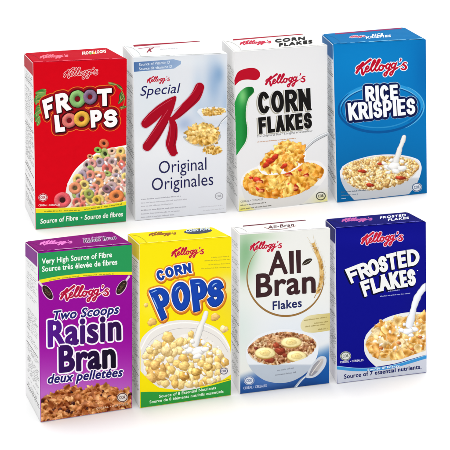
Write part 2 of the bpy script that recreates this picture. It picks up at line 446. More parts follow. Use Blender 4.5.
# ------------------------------------------------------------------ carton
class Box:
    def __init__(s, label, q, front, side, top, flap=.1, sideflap=None, crease_shade=(150,150,150), edge_glint=(235,235,235)):
        BTL, BTR, FTL, FTR, FBL, FBR, LB = q
        s.q = q
        gn = Vector((0, 0, 1)); z0 = Vector((0, 0, 0))
        fbl, fbr, lb = hit(FBL, z0, gn), hit(FBR, z0, gn), hit(LB, z0, gn)
        up = Vector((0, 0, 1))
        nf = (fbr-fbl).cross(up).normalized(); ns = (fbl-lb).cross(up).normalized()
        ftl, ftr = hit(FTL, fbl, nf), hit(FTR, fbl, nf)
        ns = (fbl-lb).cross(ftl-fbl).normalized(); btl = hit(BTL, fbl, ns)
        nt = (ftr-ftl).cross(btl-ftl).normalized(); nt = nt if nt.z > 0 else -nt
        btr = hit(BTR, ftl, nt)
        rb = fbr+(btr-ftr); rb.z = 0
        rb = rb*.5+(lb+(fbr-fbl))*.5
        root = bpy.data.objects.new('cereal_box', None); C.objects.link(root)
        root.location = (fbl+fbr+lb+rb)/4; root.empty_display_size = .02
        root['label'] = label; root['category'] = 'cereal box'; root['group'] = 'cereal boxes standing in two rows'
        s.root = root; L = root.location
        bm = bmesh.new(); lift = Vector((0, 0, .0002))
        v = [bm.verts.new(p-L) for p in (fbl+lift, fbr+lift, rb+lift, lb+lift, ftl, ftr, btr, btl)]
        fs = [(0,1,5,4), (1,2,6,5), (2,3,7,6), (3,0,4,7), (4,5,6,7), (3,2,1,0)]
        for i, f in enumerate(fs):
            fc = bm.faces.new([v[k] for k in f]); fc.material_index = (0, 1, 0, 1, 2, 1)[i]
        bmesh.ops.recalc_face_normals(bm, faces=bm.faces)
        bmesh.ops.bevel(bm, geom=list(bm.edges), offset=.55*MM, segments=2, profile=.6, affect='EDGES', material=-1)
        # very slight bulge of the panels
        me = bpy.data.meshes.new('carton'); bm.to_mesh(me); bm.free()
        for c in (front, side, top): me.materials.append(card(tuple(c)))
        s.body = bpy.data.objects.new('carton', me); C.objects.link(s.body); s.body.parent = root
        s.front = Face(fbl, nf if nf.y < 0 else -nf, root)
        s.side = Face(fbl, ns if ns.x < 0 else -ns, root)
        s.top = Face(ftl, nt, root)
        s.parts = []
        # tucked lid flap: a second layer of board on the top, with its cut edge
        def T(u, w): 
            a = Vector(ftl).lerp(ftr, u); b = Vector(btl).lerp(btr, u); return a.lerp(b, w)-L
        bm = bmesh.new(); h = nt*.0003
        pts = [T(.012, .03), T(.988, .03), T(.985, .93), T(.965, .985), T(.03, .985), T(.012, .93)]
        lo = [bm.verts.new(p+nt*.00001) for p in pts]; hi = [bm.verts.new(p+h) for p in pts]
        bm.faces.new(hi)
        for i in range(len(pts)): bm.faces.new((lo[i], lo[(i+1) % 6], hi[(i+1) % 6], hi[i]))
        bmesh.ops.recalc_face_normals(bm, faces=bm.faces)
        me = bpy.data.meshes.new('lid_flap'); bm.to_mesh(me); bm.free(); me.materials.append(card(tuple(top)))
        o = bpy.data.objects.new('lid_flap', me); C.objects.link(o); o.parent = root
        s.top.layer = 60
        # the side: coloured upper band and rows of small print
        sp = s.part('side_print', s.side)
        S = lambda u, w: (np.array(BTL)*(1-u)+np.array(FTL)*u)*(1-w)+(np.array(LB)*(1-u)+np.array(FBL)*u)*w
        s.S = S
        if sideflap is not None:
            sp.poly([S(.03,.005), S(.97,.005), S(.97,flap), S(.03,flap)], sideflap)
        sp.flat = 3
        r = random.Random(int(FTL[0])); w = flap+.02
        while w < .93:
            k = r.random()
            if k < .07: sp.stroke([S(.1, w), S(.92, w)], .4, (100,97,95), cap='butt'); w += .014
            elif k < .2: w += .024
            else:
                u0 = .12+.1*r.random(); u1 = r.uniform(.6, .93); u = u0
                while u < u1:
                    du = r.uniform(.08, .25)
                    g = r.choice([158, 170, 182, 192, 200])
                    sp.stroke([S(u, w), S(min(u+du, .95), w)], .34 if r.random() < .85 else .6, (g,g,g), cap='butt'); u += du+.06
                w += r.choice([.0105, .0115, .015])
        # corner fold lines with painted shade, and a painted highlight along the lid's front edge
        tp = s.part('fold_shade_edge_glint', s.top)
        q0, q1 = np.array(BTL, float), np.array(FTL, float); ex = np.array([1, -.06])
        tp.stroke(smooth([q0*.85+q1*.15+ex*2.5, q0*.7+q1*.3+ex*7, q0*.35+q1*.65+ex*9, q0*.06+q1*.94+ex*8]), [.35]*25, crease_shade)
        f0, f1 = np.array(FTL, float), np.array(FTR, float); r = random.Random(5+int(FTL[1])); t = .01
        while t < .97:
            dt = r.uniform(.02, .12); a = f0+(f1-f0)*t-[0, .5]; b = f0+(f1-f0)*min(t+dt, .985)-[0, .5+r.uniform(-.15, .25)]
            tp.stroke([a, b], r.uniform(.25, .6), edge_glint); t += dt+r.choice([.004, .01, .04])
    def part(s, name, face=None, parent=None):
        p = Part(name, face or s.front, parent or s.root); s.parts.append(p); return p
    def background(s, fn, res=2.2):
        """full-bleed printed ground with soft colour changes; fn(X, Y) -> colours"""
        _, _, FTL, FTR, FBL, FBR, _ = s.q; p = s.part('printed_ground')
        nx, ny = int(94*res), int(166*res)
        u, v = np.meshgrid(np.linspace(.006, .994, nx), np.linspace(.004, .996, ny))
        a = [np.array(k, float) for k in (FTL, FTR, FBL, FBR)]
        P = (a[0]*(1-u[..., None])+a[1]*u[..., None])*(1-v[..., None])+(a[2]*(1-u[..., None])+a[3]*u[..., None])*v[..., None]
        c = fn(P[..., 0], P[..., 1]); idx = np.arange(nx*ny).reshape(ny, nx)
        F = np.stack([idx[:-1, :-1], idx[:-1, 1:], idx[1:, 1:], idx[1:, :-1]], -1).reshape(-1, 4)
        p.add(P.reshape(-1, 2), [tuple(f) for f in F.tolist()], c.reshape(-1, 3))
    def fx(s, x, top):  # y of the front face's top or bottom edge at x
        a, b = (s.q[2], s.q[3]) if top else (s.q[4], s.q[5])
        return a[1]+(b[1]-a[1])*(x-a[0])/(b[0]-a[0])
    def L(s, y): a, b = s.q[2], s.q[4]; return a[0]+(b[0]-a[0])*(y-a[1])/(b[1]-a[1])+.4
    def R(s, y): a, b = s.q[3], s.q[5]; return a[0]+(b[0]-a[0])*(y-a[1])/(b[1]-a[1])-.4
    def done(s):
        objs = {}
        for p in s.parts:
            o = p.build()
            if o: objs.setdefault(p.name, o)
        if 'cereal_picture' in objs and 'bowl_picture' in objs: objs['cereal_picture'].parent = objs['bowl_picture']

def blobs(X, Y, base, lst):
    c = np.zeros(X.shape+(3,))+np.array(base, float)
    for cx, cy, rx, ry, col, a in lst:
        k = np.exp(-(((X-cx)/rx)**2+((Y-cy)/ry)**2))*a; c = c*(1-k[..., None])+np.array(col, float)*k[..., None]
    return c
def badge(b, x, y, r, ink, bg=None, name='certification_badge'):
    p = b.part(name)
    if bg is not None: p.ell(x, y, r, r*.86, bg, -.1)
    o = ellipse(x, y, r*.95, r*.82, -.1); i = ellipse(x, y, r*.76, r*.64, -.1); p.poly([o, i], ink)
    p.text('COR', (x-r*.55, y+r*.3), (x+r*.55, y+r*.2), r*.55, ink, bold=.03)

WHITE = (238,238,238)
GRN = (38,150,92)
exec_boxes = []

# ------------------------------------------------------------------ 1: red box, coloured rings
def box_red():
    b = Box('red cereal box with printed coloured rings, green bottom band, back row far left',
            [(24,53.5),(107,48),(33,63),(127,59),(35.5,230),(126,222),(24.5,205)],
            (214,4,24), (236,236,236), (190,8,34), flap=.08, sideflap=(176,8,34), crease_shade=(140,4,24), edge_glint=(236,90,110))
    p = b.part('brand_script'); script(p, 64, 97.5, 73.2, red=(200,10,30), edge=(246,214,214), ew=5, wt=1.1)
    lf = b.part('leaf_picture')
    def leaf(x, y, L, w, a, c1, c2):
        c, s = math.cos(a), math.sin(a); pts = []
        for k in range(13):
            t = k/12; pts.append((t*L, w*math.sin(math.pi*t)**.8))
        for k in range(11, 0, -1):
            t = k/12; pts.append((t*L, -w*math.sin(math.pi*t)**.8))
        lf.poly([(x+u*c-v*s, y+u*s+v*c) for u, v in pts], lambda px, py: c1 if (px-x)*-s+(py-y)*c < 0 else c2)
        lf.stroke([(x+.1*L*c, y+.1*L*s), (x+.9*L*c, y+.9*L*s)], .35, (190,200,120))
    for a in ((36,105,10,2.2,-1.5), (39,103,12,2.6,-1.0), (43,101,13,2.8,-.6), (46,99,12,2.4,-.2), (36,98,12,2.4,-.75),
              (37,93,10,2.,-.4), (36,112,9,2.2,-1.1), (36,120,9,2.3,-1.45), (36,108,8,2,-.1), (37,126,8,1.9,-1.2), (35,97,13,3.2,-.5), (35,101,14,3,-.15), (35,114,9,3,-.7), (35,122,8,2.6,-.9), (35,93,11,2.6,-.1)):
        leaf(*a, (60,120,50), (120,160,80))
    lf = b.part('leaf_picture')
    for a in ((116,84,9,1.6,.7), (118,104,10,1.8,-.9), (120,101,10,1.8,-1.4), (119,108,8,1.6,-.2), (108,83,9,1.5,.2), (121,92,9,1.6,1.1)):
        leaf(*a, (40,84,36), (88,112,50))
    lf.stroke(smooth([(108,82),(117,85),(123,93),(124,103),(121,110)]), .6, (170,150,70))
    T = b.part('title_lettering'); Rr = b.part('ring_letter')
    P5 = lambda x, y: (36+x/5, 82+y/5)
    lets = [('F', (30,92), (82,70), (48,184), (88,170)), ('R', (95,62), (156,48), (104,158), (172,138)), ('T', (304,36), (378,30), (306,122), (380,116)),
            ('L', (90,166), (134,160), (98,252), (146,246)), ('P', (270,142), (328,136), (276,228), (330,222)), ('S', (336,142), (404,132), (342,230), (408,222))]
    rings = [(207,84,42,(136,186,112),'a'), (270,74,36,(136,108,140),'b'), (166,192,37,(222,118,110),'c'), (228,184,40,(232,176,66),'d')]
    for ex, col, dx, dy in ((7.6, (238,120,40), 0, .2), (6.2, (150,8,24), .0, .3), (2.6, (110,4,14), .5, .9), (1.2, (40,4,8), .5, .7)):
        for ch, a, c, d, e in lets:
            word(T, ch, P5(*a), P5(*c), P5(*d), P5(*e), 4.5, [(ex, col, dx, dy)])
        for x, y, r, cc, _ in rings:
            T.ell(*P5(x, y), r/5+ex/2, r/5*1.02+ex/2, col)
    for ch, a, c, d, e in lets:
        word(T, ch, P5(*a), P5(*c), P5(*d), P5(*e), 4.5, [(0, (250,248,248), 0, 0)])
    for i, (x, y, r, cc, _) in enumerate(rings):
        x, y = P5(x, y); cv = Canvas(x-r/5-1, y-r/5-1, x+r/5+1, y+r/5+1, 3, seed=i)
        cv.ring(x, y, r/5, cc, tilt=1.03, rot=.3, hole=.34); Rr.raster(cv)
        hole = ellipse(x, y, r/5*.3, r/5*.31, 0, 20); T.poly(hole, (120,10,24))
    # bowl with rings
    bw = b.part('bowl_picture')
    bw.poly(smooth([(66,219),(66,190),(74,172),(88,159),(104,150),(126.3,145)])+[(126,212)], lambda x, y: (236,232,226))
    bw.stroke(smooth([(68,184),(76,170),(89,158.5),(104,150.5),(126,146)]), 1.5, (250,250,248))
    c = b.part('cereal_picture'); cv = Canvas(52, 136, 127, 220, 2.8, seed=4)
    reg = [(74,182),(84,166),(96,158),(110,151),(126,147),(126,214),(70,218)]
    cv.poly([(72,186),(84,168),(96,160),(110,154),(126,150),(126,214),(70,219)], (232,214,196))
    cols = [(236,150,130), (244,176,116), (236,210,120), (170,190,110), (180,160,176), (222,116,104), (240,196,166), (232,160,150), (200,170,170)]
    def lp(x, y): cv.ring(x, y, cv.r.uniform(4.4, 6.2), cv.r.choice(cols), tilt=cv.r.uniform(.6, 1), rot=cv.r.uniform(0, 3), hole=cv.r.uniform(.25, .4))
    cv.scatter(reg, 70, lp, dist=4.6)
    for _ in range(26):
        x = cv.r.uniform(84, 124); y = cv.r.uniform(158, 196)
        if y > 150+(126-x)*.5: cv.puff(x, y, cv.r.uniform(1, 2.8), cv.r.uniform(.7, 1.6), (244,240,236), rot=cv.r.uniform(0, 3), amb=.85)
    cv.ring(104, 143.5, 5.3, (226,110,70), .9, .4, .3); cv.ring(98, 150, 4.2, (140,180,80), .8, .2, .3); cv.ring(90, 156.5, 3.3, (220,150,110), .8, .2, .3)
    cv.ring(62.5, 200, 8.6, (226,96,104), .95, .2, .34); cv.ring(75, 188, 6.5, (232,150,110), .95, .2, .36); cv.ring(116.5, 196, 7.6, (236,140,80), .85, -.3, .32)
    cv.ring(107, 189, 5, (150,110,120), .8, .5); cv.ring(89, 194, 5.4, (170,180,90), .9, .5); cv.ring(97, 200, 5, (226,190,80), .8, .9)
    cv.grain(5); cv.clip([(50,130),(b.R(140),130),(b.R(210),216),(52,219)])
    c.raster(cv)
    g = b.part('green_banner')
    yt = smooth([(35.6,208.5),(55,208.2),(80,207),(105,204.5),(126.3,201)])
    g.poly(yt+[(126,221.3),(36,229.2)], lambda x, y: GRN if y > 215 else (30,160,90))
    y2 = smooth([(35.8,213),(55,212.8),(80,211.5),(105,208.5),(126.1,205)])
    g.poly(yt+y2[::-1], (236,222,40)); g.stroke(yt, .5, (252,248,140), cap='butt')
    for k in range(4):
        x0, x1 = ((44,62),(64,80),(84,102),(104,122))[k]
        g.greek((x0, np.interp(x0, [35,80,126], [212.4,210.6,203.9])), (x1, np.interp(x1, [35,80,126], [212.4,210.6,203.9])), 1.7, (90,110,40), seed=k)
    t = b.part('banner_text')
    t.text('Source of Fibre', (40.3,223.8), (78,220), 4.9, (240,248,240), bold=.022, shear=.1)
    t.ell(81.5, 217.6, .8, .8, (240,248,240)); t.text('Source de fibres', (84.5,219.8), (123,216.2), 4.9, (240,248,240), bold=.022, shear=.1)
    badge(b, 43, 197.5, 4.6, (170,20,40), (240,225,225))
    g2 = b.part('small_print'); g2.text('CEREAL • CEREALES', (38.5,206.2), (60,205.4), 1.7, (250,225,225), bold=.02)
    tp = b.part('lid_print', b.top)
    script(tp, 40, 68, 57, red=(236,120,140), wt=1.2, sq=.42)
    tp.text('FROOT LOOPS', (82,55.4), (106,53.2), 3, (250,240,230), bold=.04)
    tp.ell(90.5, 54, 1.2, 1, (120,190,90)); tp.ell(94, 53.8, 1.2, 1, (236,180,60))
    b.done()

# ------------------------------------------------------------------ 2: white box, big red K
def box_white_k():
    b = Box('white cereal box with one huge dark red letter K beside a printed spoon',
            [(122.5,45.5),(207,40.5),(133,57.5),(227.5,53.5),(135.5,221),(226.5,212.5),(124.5,199)],
            (226,229,234), (246,246,246), (226,228,228), flap=.1, crease_shade=(170,175,175), edge_glint=(250,250,250))
    b.background(lambda X, Y: blobs(X, Y, (226,229,234), [
        (200,62,60,6,(232,238,242),.5), (214,84,9,26,(134,168,206),.75), (219,74,5,9,(96,142,190),.5), (198,92,6,24,(176,200,224),.55),
        (205,110,14,12,(170,192,216),.5), (184,124,9,8,(150,172,208),.85), (175,120,8,6,(190,204,224),.6), (150,100,30,40,(216,226,232),.5),
        (226,104,5,18,(120,160,205),.4), (140,70,12,10,(214,226,234),.6), (165,150,40,16,(236,238,240),.6), (180,200,60,30,(222,224,230),.6)]))
    p = b.part('vitamin_label')
    p.poly([(133.8,62.2),(173.5,59.2),(181,61),(181,64),(174,68.6),(134,71.8)], lambda x, y: (74,112,166) if x < 170 else (150,176,210))
    p.text('Source of Vitamin D', (139,65.9), (170,63.4), 2.7, (225,235,245), bold=.012)
    p.text('Source de vitamine D', (139,70.2), (172,67.6), 2.7, (225,235,245), bold=.012)
    script(b.part('brand_script'), 147, 169.5, 80, red=(190,20,50))
    t = b.part('title_lettering')
    t.text('Special', (140.2,95.9), (180.5,92.6), 9.6, (34,34,92), bold=.004, shear=.22)
    # the brushed capital: two sweeps
    P5 = lambda x, y: (138+x/5, 76+y/5)
    k = b.part('large_letter')
    def sweep(pts, W, c1):
        pp = smooth([P5(*q) for q in pts], 10); n = len(pp); ww = [float(np.interp(i, np.linspace(0, n-1, len(W)), W))/5 for i in range(n)]
        return pp, ww
    sw = [([(184,108),(150,136),(112,168),(72,206),(38,238)], [16,40,50,54,44]),
          ([(184,108),(160,160),(120,240),(84,300),(46,352)], [16,36,46,50,46]),
          ([(308,56),(286,104),(240,152),(196,196),(166,218)], [46,52,44,32,18]),
          ([(166,214),(176,250),(172,300),(164,340),(176,382)], [22,40,50,50,38]),
          ([(172,366),(180,380),(192,384)], [30,26,14])]
    for ex, cc in ((1.5, (206,190,200)), (0, (166,4,32))):
        for pts, W in sw:
            pp, ww = sweep(pts, W, cc)
            k.stroke([q+np.array([-.15, .1])*ex for q in pp], [w+ex for w in ww], cc)
    for pts in ([(300,40),(274,84),(228,132),(180,176)], [(168,116),(110,152),(60,190),(30,224)], [(150,168),(96,250),(40,330)], [(160,240),(160,300),(150,350)]):
        k.stroke(smooth([P5(*q) for q in pts], 8), .4, (206,70,92))
    for pts in ([(318,80),(290,124),(240,176),(200,206)], [(190,262),(186,310),(178,350)], [(150,230),(112,290),(70,350)]):
        k.stroke(smooth([P5(*q) for q in pts], 8), .8, (132,4,26))
    t = b.part('flavour_lettering')
    t.text('Original', (158.8,173.6), (206.5,169.5), 12.4, (36,36,84), bold=.0)
    t.text('Originales', (151.8,190.6), (213.3,184.8), 12.4, (36,36,84), bold=.0)
    # far bowl, spoon with cereal, loose pieces
    bw = b.part('bowl_picture')
    bw.poly(smooth([(197,112),(200,108.5),(213,106.5),(226,108)])+[(227,121),(218,124),(207,123)], lambda x, y: (232,236,240) if y < 118 else (214,220,228))
    c = b.part('cereal_picture'); cv = Canvas(182, 104, 227.2, 160, 2.8, seed=9)
    gold = [(226,184,96), (214,164,76), (236,200,124), (200,150,64)]
    fl = lambda r0, r1: (lambda x, y: cv.flake(x, y, cv.r.uniform(r0, r1), cv.r.choice(gold), rim=(250,232,176), deep=(150,104,40)))
    cv.scatter(ellipse(213, 111.5, 12, 3.4, -.05), 40, fl(1.5, 2.4), dist=1.4)
    c2 = [(186,136),(196,125),(206,121),(216,125),(222,132),(216,140),(203,145),(188,141)]
    cv.scatter(ellipse(202.5, 134, 16, 9, .1), 58, fl(3.4, 4.8), dist=2.7)
    cv.scatter(ellipse(212.5, 150, 9, 3.6, .1), 26, fl(1.6, 2.6), dist=1.7); cv.grain(4)
    cv.clip([(180,100),(227,100),(226.6,162),(180,162)])
    s = b.part('spoon_picture')
    s.poly(smooth([(184,136),(186,141),(196,146),(208,146.5),(216,143),(221,137),(218,134),(200,140)], 6, True), (176,180,184))
    s.stroke([(216.5,133),(219,126),(222,121),(227,116)], [1.6,1.5,1.2,1.2], (150,156,162)); s.stroke([(217.5,131.5),(221,123),(226.5,117.2)], .5, (240,242,244))
    c.raster(cv)
    s.stroke(smooth([(184.3,138),(191,143.5),(203,146.3),(214,143.5),(220.4,136)]), .9, (214,200,170))
    g = b.part('small_print')
    for i, (y, x1) in enumerate(((200,181), (203.6,187), (207,173), (211,187), (214.6,180), (218,175))):
        g.greek((141, y), (x1, y-(x1-141)*.085), 1.7, (178,178,186) if i not in (0, 3) else (156,156,166), seed=i)
    g = b.part('small_print'); g.greek((198.5,207.8), (222.5,205.6), 1.4, (196,196,202), seed=12); g.greek((203,211.2), (224,209), 1.4, (196,196,202), seed=13)
    badge(b, 219, 196, 4.4, (165,165,172))
    tp = b.part('lid_print', b.top)
    tp.poly([(133,45.4),(200,41.4),(200,42),(134,47.2)], (158,20,48))
    tp.text('K', (146.5,53.2), (154,51.5), 3.6, (150,40,60), bold=.05, shear=.5); tp.greek((160,50.2), (178,49), 1.2, (190,190,196), seed=3)
    tp.stroke([(138,49.4),(150,47.6),(160,47.4)], .5, (190,120,140))
    b.done()

# ------------------------------------------------------------------ 3: white box, black title
def box_white_flakes():
    b = Box('white cereal box with heavy black title over golden flakes and green ribbon',
            [(221.5,40),(304.5,33.5),(234,52),(327.5,45),(238.5,212),(328,201.7),(224.5,188)],
            (234,234,234), (246,246,246), (228,228,226), flap=.1, crease_shade=(176,176,170), edge_glint=(252,252,252))
    b.background(lambda X, Y: blobs(X, Y, (232,232,233), [(242,214,20,10,(240,228,60),.95), (330,204,16,8,(240,230,80),.9), (290,205,50,8,(226,226,220),.6), (262,80,40,20,(238,238,238),.7)]))
    p = b.part('green_ribbon')
    cv = Canvas(233, 84, 256, 158, 4)
    cv.poly(smooth([(234.4,103),(238,94),(245,87.5),(252.5,87),(254,92),(249,98),(246.5,106),(246,118),(247.5,130),(246,141),(241,149),(236.2,156)], 8)+[(235.2,120)],
            lambda X, Y: np.array([34,146,64.])+np.array([90,60,60.])*np.exp(-((X-243)/4.5)**2-((Y-96)/9)**2)[..., None]-np.array([24,40,26.])*np.clip((X-241)/8, 0, 1)[..., None])
    cv.grain(2); p.raster(cv)
    p.stroke(smooth([(254.5,92),(249.8,98),(247.3,106),(246.8,118),(248.3,130),(246.8,141),(241.6,149.5)]), .7, (214,226,200))
    r = b.part('red_ribbon')
    r.poly(smooth([(234.3,80),(238,72),(246,68.5),(254,68),(259,71),(260,76),(256,80),(247,79.5),(240,81),(234.6,86)], 8), lambda x, y: (186,10,38))
    script(b.part('brand_script'), 265.5, 305, 80.3, red=(186,14,50), edge=(240,220,224), ew=3)
    t = b.part('title_lettering')
    word(t, 'CORN', (257.4,92), (310.3,88), (258.4,114), (311,110.3), 4.4, [(1.0, (176,172,158), -1.2, .9), (.2, (235,235,232), -.45, .3), (0, (22,20,20), 0, 0)], gap=.09)
    word(t, 'FLAKES', (258,117.5), (311.5,112), (259,134), (312.2,128.2), 3.7, [(1.0, (176,172,158), -1.1, .8), (.2, (235,235,232), -.4, .3), (0, (22,20,20), 0, 0)], gap=.09)
    g = b.part('small_print')
    g.text("The Original & Best • L'original et le meilleur", (257,137.4), (312.5,131.6), 2.2, (90,90,90), bold=.004, shear=.2)
    g = b.part('small_print'); g.greek((257.2,142.4), (296,138.6), 1.2, (200,140,90), seed=3)
    bw = b.part('bowl_picture')
    P4 = lambda x, y: (230+x/4.5, 155+y/4.5)
    bw.poly([P4(*q) for q in smooth([(48,120),(52,150),(62,185),(80,220),(130,250),(230,250),(330,215),(385,160),(424,110),(436,80),(425,50),(380,25),(200,30),(100,60),(60,90)], 6, True)],
            lambda x, y: (244,243,241) if y < 185 else (224,224,222))
    bw.poly([P4(*q) for q in smooth([(60,122),(76,88),(130,62),(240,40),(360,36),(412,60),(416,86),(380,130),(310,170),(210,192),(110,178),(70,152)], 6, True)], (222,206,178))
    c = b.part('cereal_picture'); cv = Canvas(238, 140, 327, 200, 2.8, seed=12)
    gold = [(240,178,66), (232,156,50), (244,190,84), (226,142,44), (246,200,98)]
    fl = lambda x, y: cv.flake(x, y, cv.r.uniform(4.4, 6.8), cv.r.choice(gold), rim=(255,224,140), deep=(190,96,24))
    reg = [P4(*q) for q in smooth([(66,122),(80,94),(130,70),(240,50),(350,44),(404,62),(406,84),(372,126),(304,164),(208,184),(112,172),(76,150)], 6, True)]
    cv.scatter(reg, 80, fl, dist=3.7)
    for x, y, rx, ry in ((128,115,24,14), (135,155,20,12), (95,103,10,7), (285,142,26,16), (262,84,22,9), (340,88,16,10), (318,70,12,6)):
        cv.puff(*P4(x, y), rx/4.5, ry/4.5, (196,48,32), rot=.4, amb=.7); cv.puff(*P4(x+3, y+7), rx/7, ry/9, (238,150,100), amb=.9)
    cv.scatter(reg, 16, lambda x, y: cv.flake(x, y, cv.r.uniform(4, 5.6), cv.r.choice(gold), rim=(255,232,170), deep=(190,110,30)), dist=5)
    keep = cv.A.copy(); cv.clip([P4(*q) for q in smooth([(56,122),(72,84),(130,58),(240,38),(360,32),(418,58),(420,88),(384,134),(312,175),(210,197),(106,183),(66,155)], 6, True)])
    cv.grain(5); c.raster(cv)
    s = b.part('spoon_picture')
    s.poly(smooth([(259,170),(258,166.5),(263,161),(285,152),(303,148),(306,154),(303,163),(290,172),(272,175),(263,174)], 6, True), (250,249,246))
    s.stroke(smooth([(303,152),(307,146),(314,140),(321,136),(327.6,133.4)]), [1.4,1.6,2.2,2.8,3.0], (190,194,198))
    s.stroke(smooth([(303,151),(307.5,145),(314,139.4),(321,135.4),(327.4,132.6)]), .8, (246,248,250)); s.stroke(smooth([(305,151),(309,146.5),(316,141),(327.4,135)]), .5, (120,124,130))
    c = b.part('spoon_cereal_picture'); cv = Canvas(255, 138, 310, 175, 2.8, seed=13)
    cv.scatter(smooth([(262,166),(265,158),(273,152),(278,146),(288,142),(297,144),(303,150),(302,158),(294,165),(280,170),(268,170)], 5, True), 46,
               lambda x, y: cv.flake(x, y, cv.r.uniform(3.8, 5.8), cv.r.choice(gold), rim=(255,232,160), deep=(190,96,24)), dist=3.1)
    for x, y, rx, ry in ((270,161,5,3), (275,157,4,2.5), (266,165,4,2.4), (284,166,4,2)): cv.puff(x, y, rx, ry, (200,56,34), rot=-.5, amb=.7)
    cv.grain(5); c.raster(cv)
    g = b.part('small_print'); g.text('CEREAL • CEREALES', (240.5,202.6), (263,200), 1.8, (90,90,86), bold=.012)
    g.greek((240.5,206), (266,203), 1.7, (104,102,92), seed=5); g.greek((240.6,209.6), (272,205.8), 1.7, (104,102,92), seed=6)
    badge(b, 320.8, 196, 5.2, (84,84,74))
    tp = b.part('lid_print', b.top)
    tp.poly([(233,39.7),(302,34.3),(303,35),(233,41)], (170,30,54)); script(tp, 240, 271, 43.2, red=(196,40,70), wt=1.2, sq=.42)
    tp.text('CORN', (275,43.2), (305,40.4), 3.4, (26,26,26), bold=.085); tp.text('FLAKES', (279,47.3), (312.5,43.8), 3.4, (26,26,26), bold=.085)
    b.done()

# ------------------------------------------------------------------ 4: sky-blue box
def box_blue():
    b = Box('sky blue cereal box with oval swirl behind white title, back row far right',
            [(321.8,34.5),(404.7,27.5),(333,44.5),(426,39.5),(337,203),(427,193.5),(326,182)],
            (4,122,190), (244,246,248), (16,112,172), flap=.1, sideflap=(6,112,176), crease_shade=(6,90,150), edge_glint=(120,190,226))
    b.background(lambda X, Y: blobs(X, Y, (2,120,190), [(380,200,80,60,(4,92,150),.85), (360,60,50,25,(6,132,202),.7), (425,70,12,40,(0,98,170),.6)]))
    sw = b.part('oval_swirl')
    for rx, ry, w, c, a0, a1 in ((43,23.5,3.4,(40,150,214),2.6,6.9), (43.5,24,2.6,(4,84,150),.1,3.9), (40.5,21.3,1.4,(8,78,140),2.4,7.1), (41.5,22,1.1,(110,190,232),3.3,5.9), (45,25.4,1,(90,180,226),5.4,7.3), (38.5,19.5,1.2,(40,140,200),0,3)):
        pts = ellipse(380.6, 108, rx*.965, ry, -.06, 60, a0, a1, False); n = len(pts)
        sw.stroke(pts, [w*math.sin(math.pi*(i+.5)/n)**.6+.1 for i in range(n)], c)
    script(b.part('brand_script'), 356, 406.5, 67.6, red=(190,14,44), edge=(236,240,248), ew=6)
    t = b.part('title_lettering')
    r = ('RICE', (364.8,86), (397.4,84.4), (365.6,101.4), (398.4,99.4), 3.4); k = ('KRISPIES', (347.4,103), (414.8,97.9), (349,120.6), (415.4,114), 3.4)
    for ps in ((5.8, (150,190,220), 0, .1), (4.9, (12,26,80), 0, .3), (2, (14,22,70), .6, .9), (0, (246,248,250), 0, 0)):
        for w_ in (r, k): word(t, *w_[:6], [ps], gap=.1)
    P4 = lambda x, y: (330+x/4.5, 145+y/4.5)
    bw = b.part('bowl_picture')
    bw.poly([P4(*q) for q in smooth([(44,118),(50,160),(72,205),(108,247)], 6)]+[P4(150,244), P4(355,221)]+[P4(*q) for q in smooth([(355,221),(392,170),(410,120),(410,90),(390,62),(310,44),(200,46),(100,72),(56,96)], 6)],
            lambda x, y: (236,238,242) if y < 178 else (200,204,210))
    bw.poly([P4(*q) for q in smooth([(56,116),(78,86),(150,60),(250,48),(350,56),(398,82),(398,110),(350,160),(260,195),(160,205),(90,182),(64,150)], 6, True)], (226,214,196))
    c = b.part('cereal_picture'); cv = Canvas(340, 152, 422, 193, 2.8, seed=21)
    tan = [(226,190,124), (236,204,146), (214,172,102), (244,220,172), (206,160,96)]
    reg = [P4(*q) for q in smooth([(60,120),(84,90),(150,68),(250,54),(345,64),(390,86),(390,110),(346,154),(258,188),(160,198),(94,176),(68,150)], 6, True)]
    cv.scatter(reg, 420, lambda x, y: cv.puff(x, y, cv.r.uniform(1.6, 3), cv.r.uniform(1.2, 2), cv.r.choice(tan), rot=cv.r.uniform(0, 3), rough=.25, amb=.68, lump=.35), dist=1.5)
    for x, y, rx, ry in ((145,118,20,8), (180,180,18,9), (318,148,26,8), (225,85,14,6), (300,60,8,4)): cv.puff(*P4(x, y), rx/4.5, ry/4.5, (180,60,36), rot=.1, amb=.7)
    cv.grain(6); cv.clip([P4(*q) for q in smooth([(54,118),(78,82),(150,58),(250,46),(352,54),(402,82),(402,110),(352,162),(260,198),(160,208),(86,184),(60,150)], 6, True)])
    c.raster(cv)
    m = b.part('milk_picture'); cv = Canvas(380, 128, 410, 180, 2.8, seed=22)
    cv.milk([(404,137),(402.5,142),(400,148),(398,155),(395,162)], [4.5,5,5,6,8], [(388,167,4.2,.6),(394,166,6,.6),(402,168,4.6,.55),(384,163,2.6,.6),(391,160,2.4,.7),(402,161,2.2,.8),(380.5,168,2,.6),(406,164,1.6,.6),(396,171,4,.5),(388,172,2.6,.5),(387,159,.9,.9),(405.5,158,.8,1)])
    m.raster(cv)
    g = b.part('small_print'); g.greek((341,192.6), (369,190.4), 1.6, (80,100,120), seed=2)
    g.greek((341.5,196), (358,194.6), 1.6, (110,130,150), seed=7); g.greek((341.5,199), (347,198.6), 1.6, (190,210,230), seed=8)
    badge(b, 416.8, 187.2, 5.2, (90,110,140), (224,228,236))
    tp = b.part('lid_print', b.top)
    tp.poly([(335,33.9),(401,28.3),(402,29.2),(335,35)], (150,40,90)); script(tp, 350, 365, 37.2, red=(190,60,90), edge=(220,225,240), ew=8, sq=.42)
    tp.text('RICE', (372,36.8), (383,36), 2.2, (240,244,250), bold=.05); tp.text('KRISPIES', (366,39.2), (391,37.4), 2.2, (240,244,250), bold=.05)
    b.done()

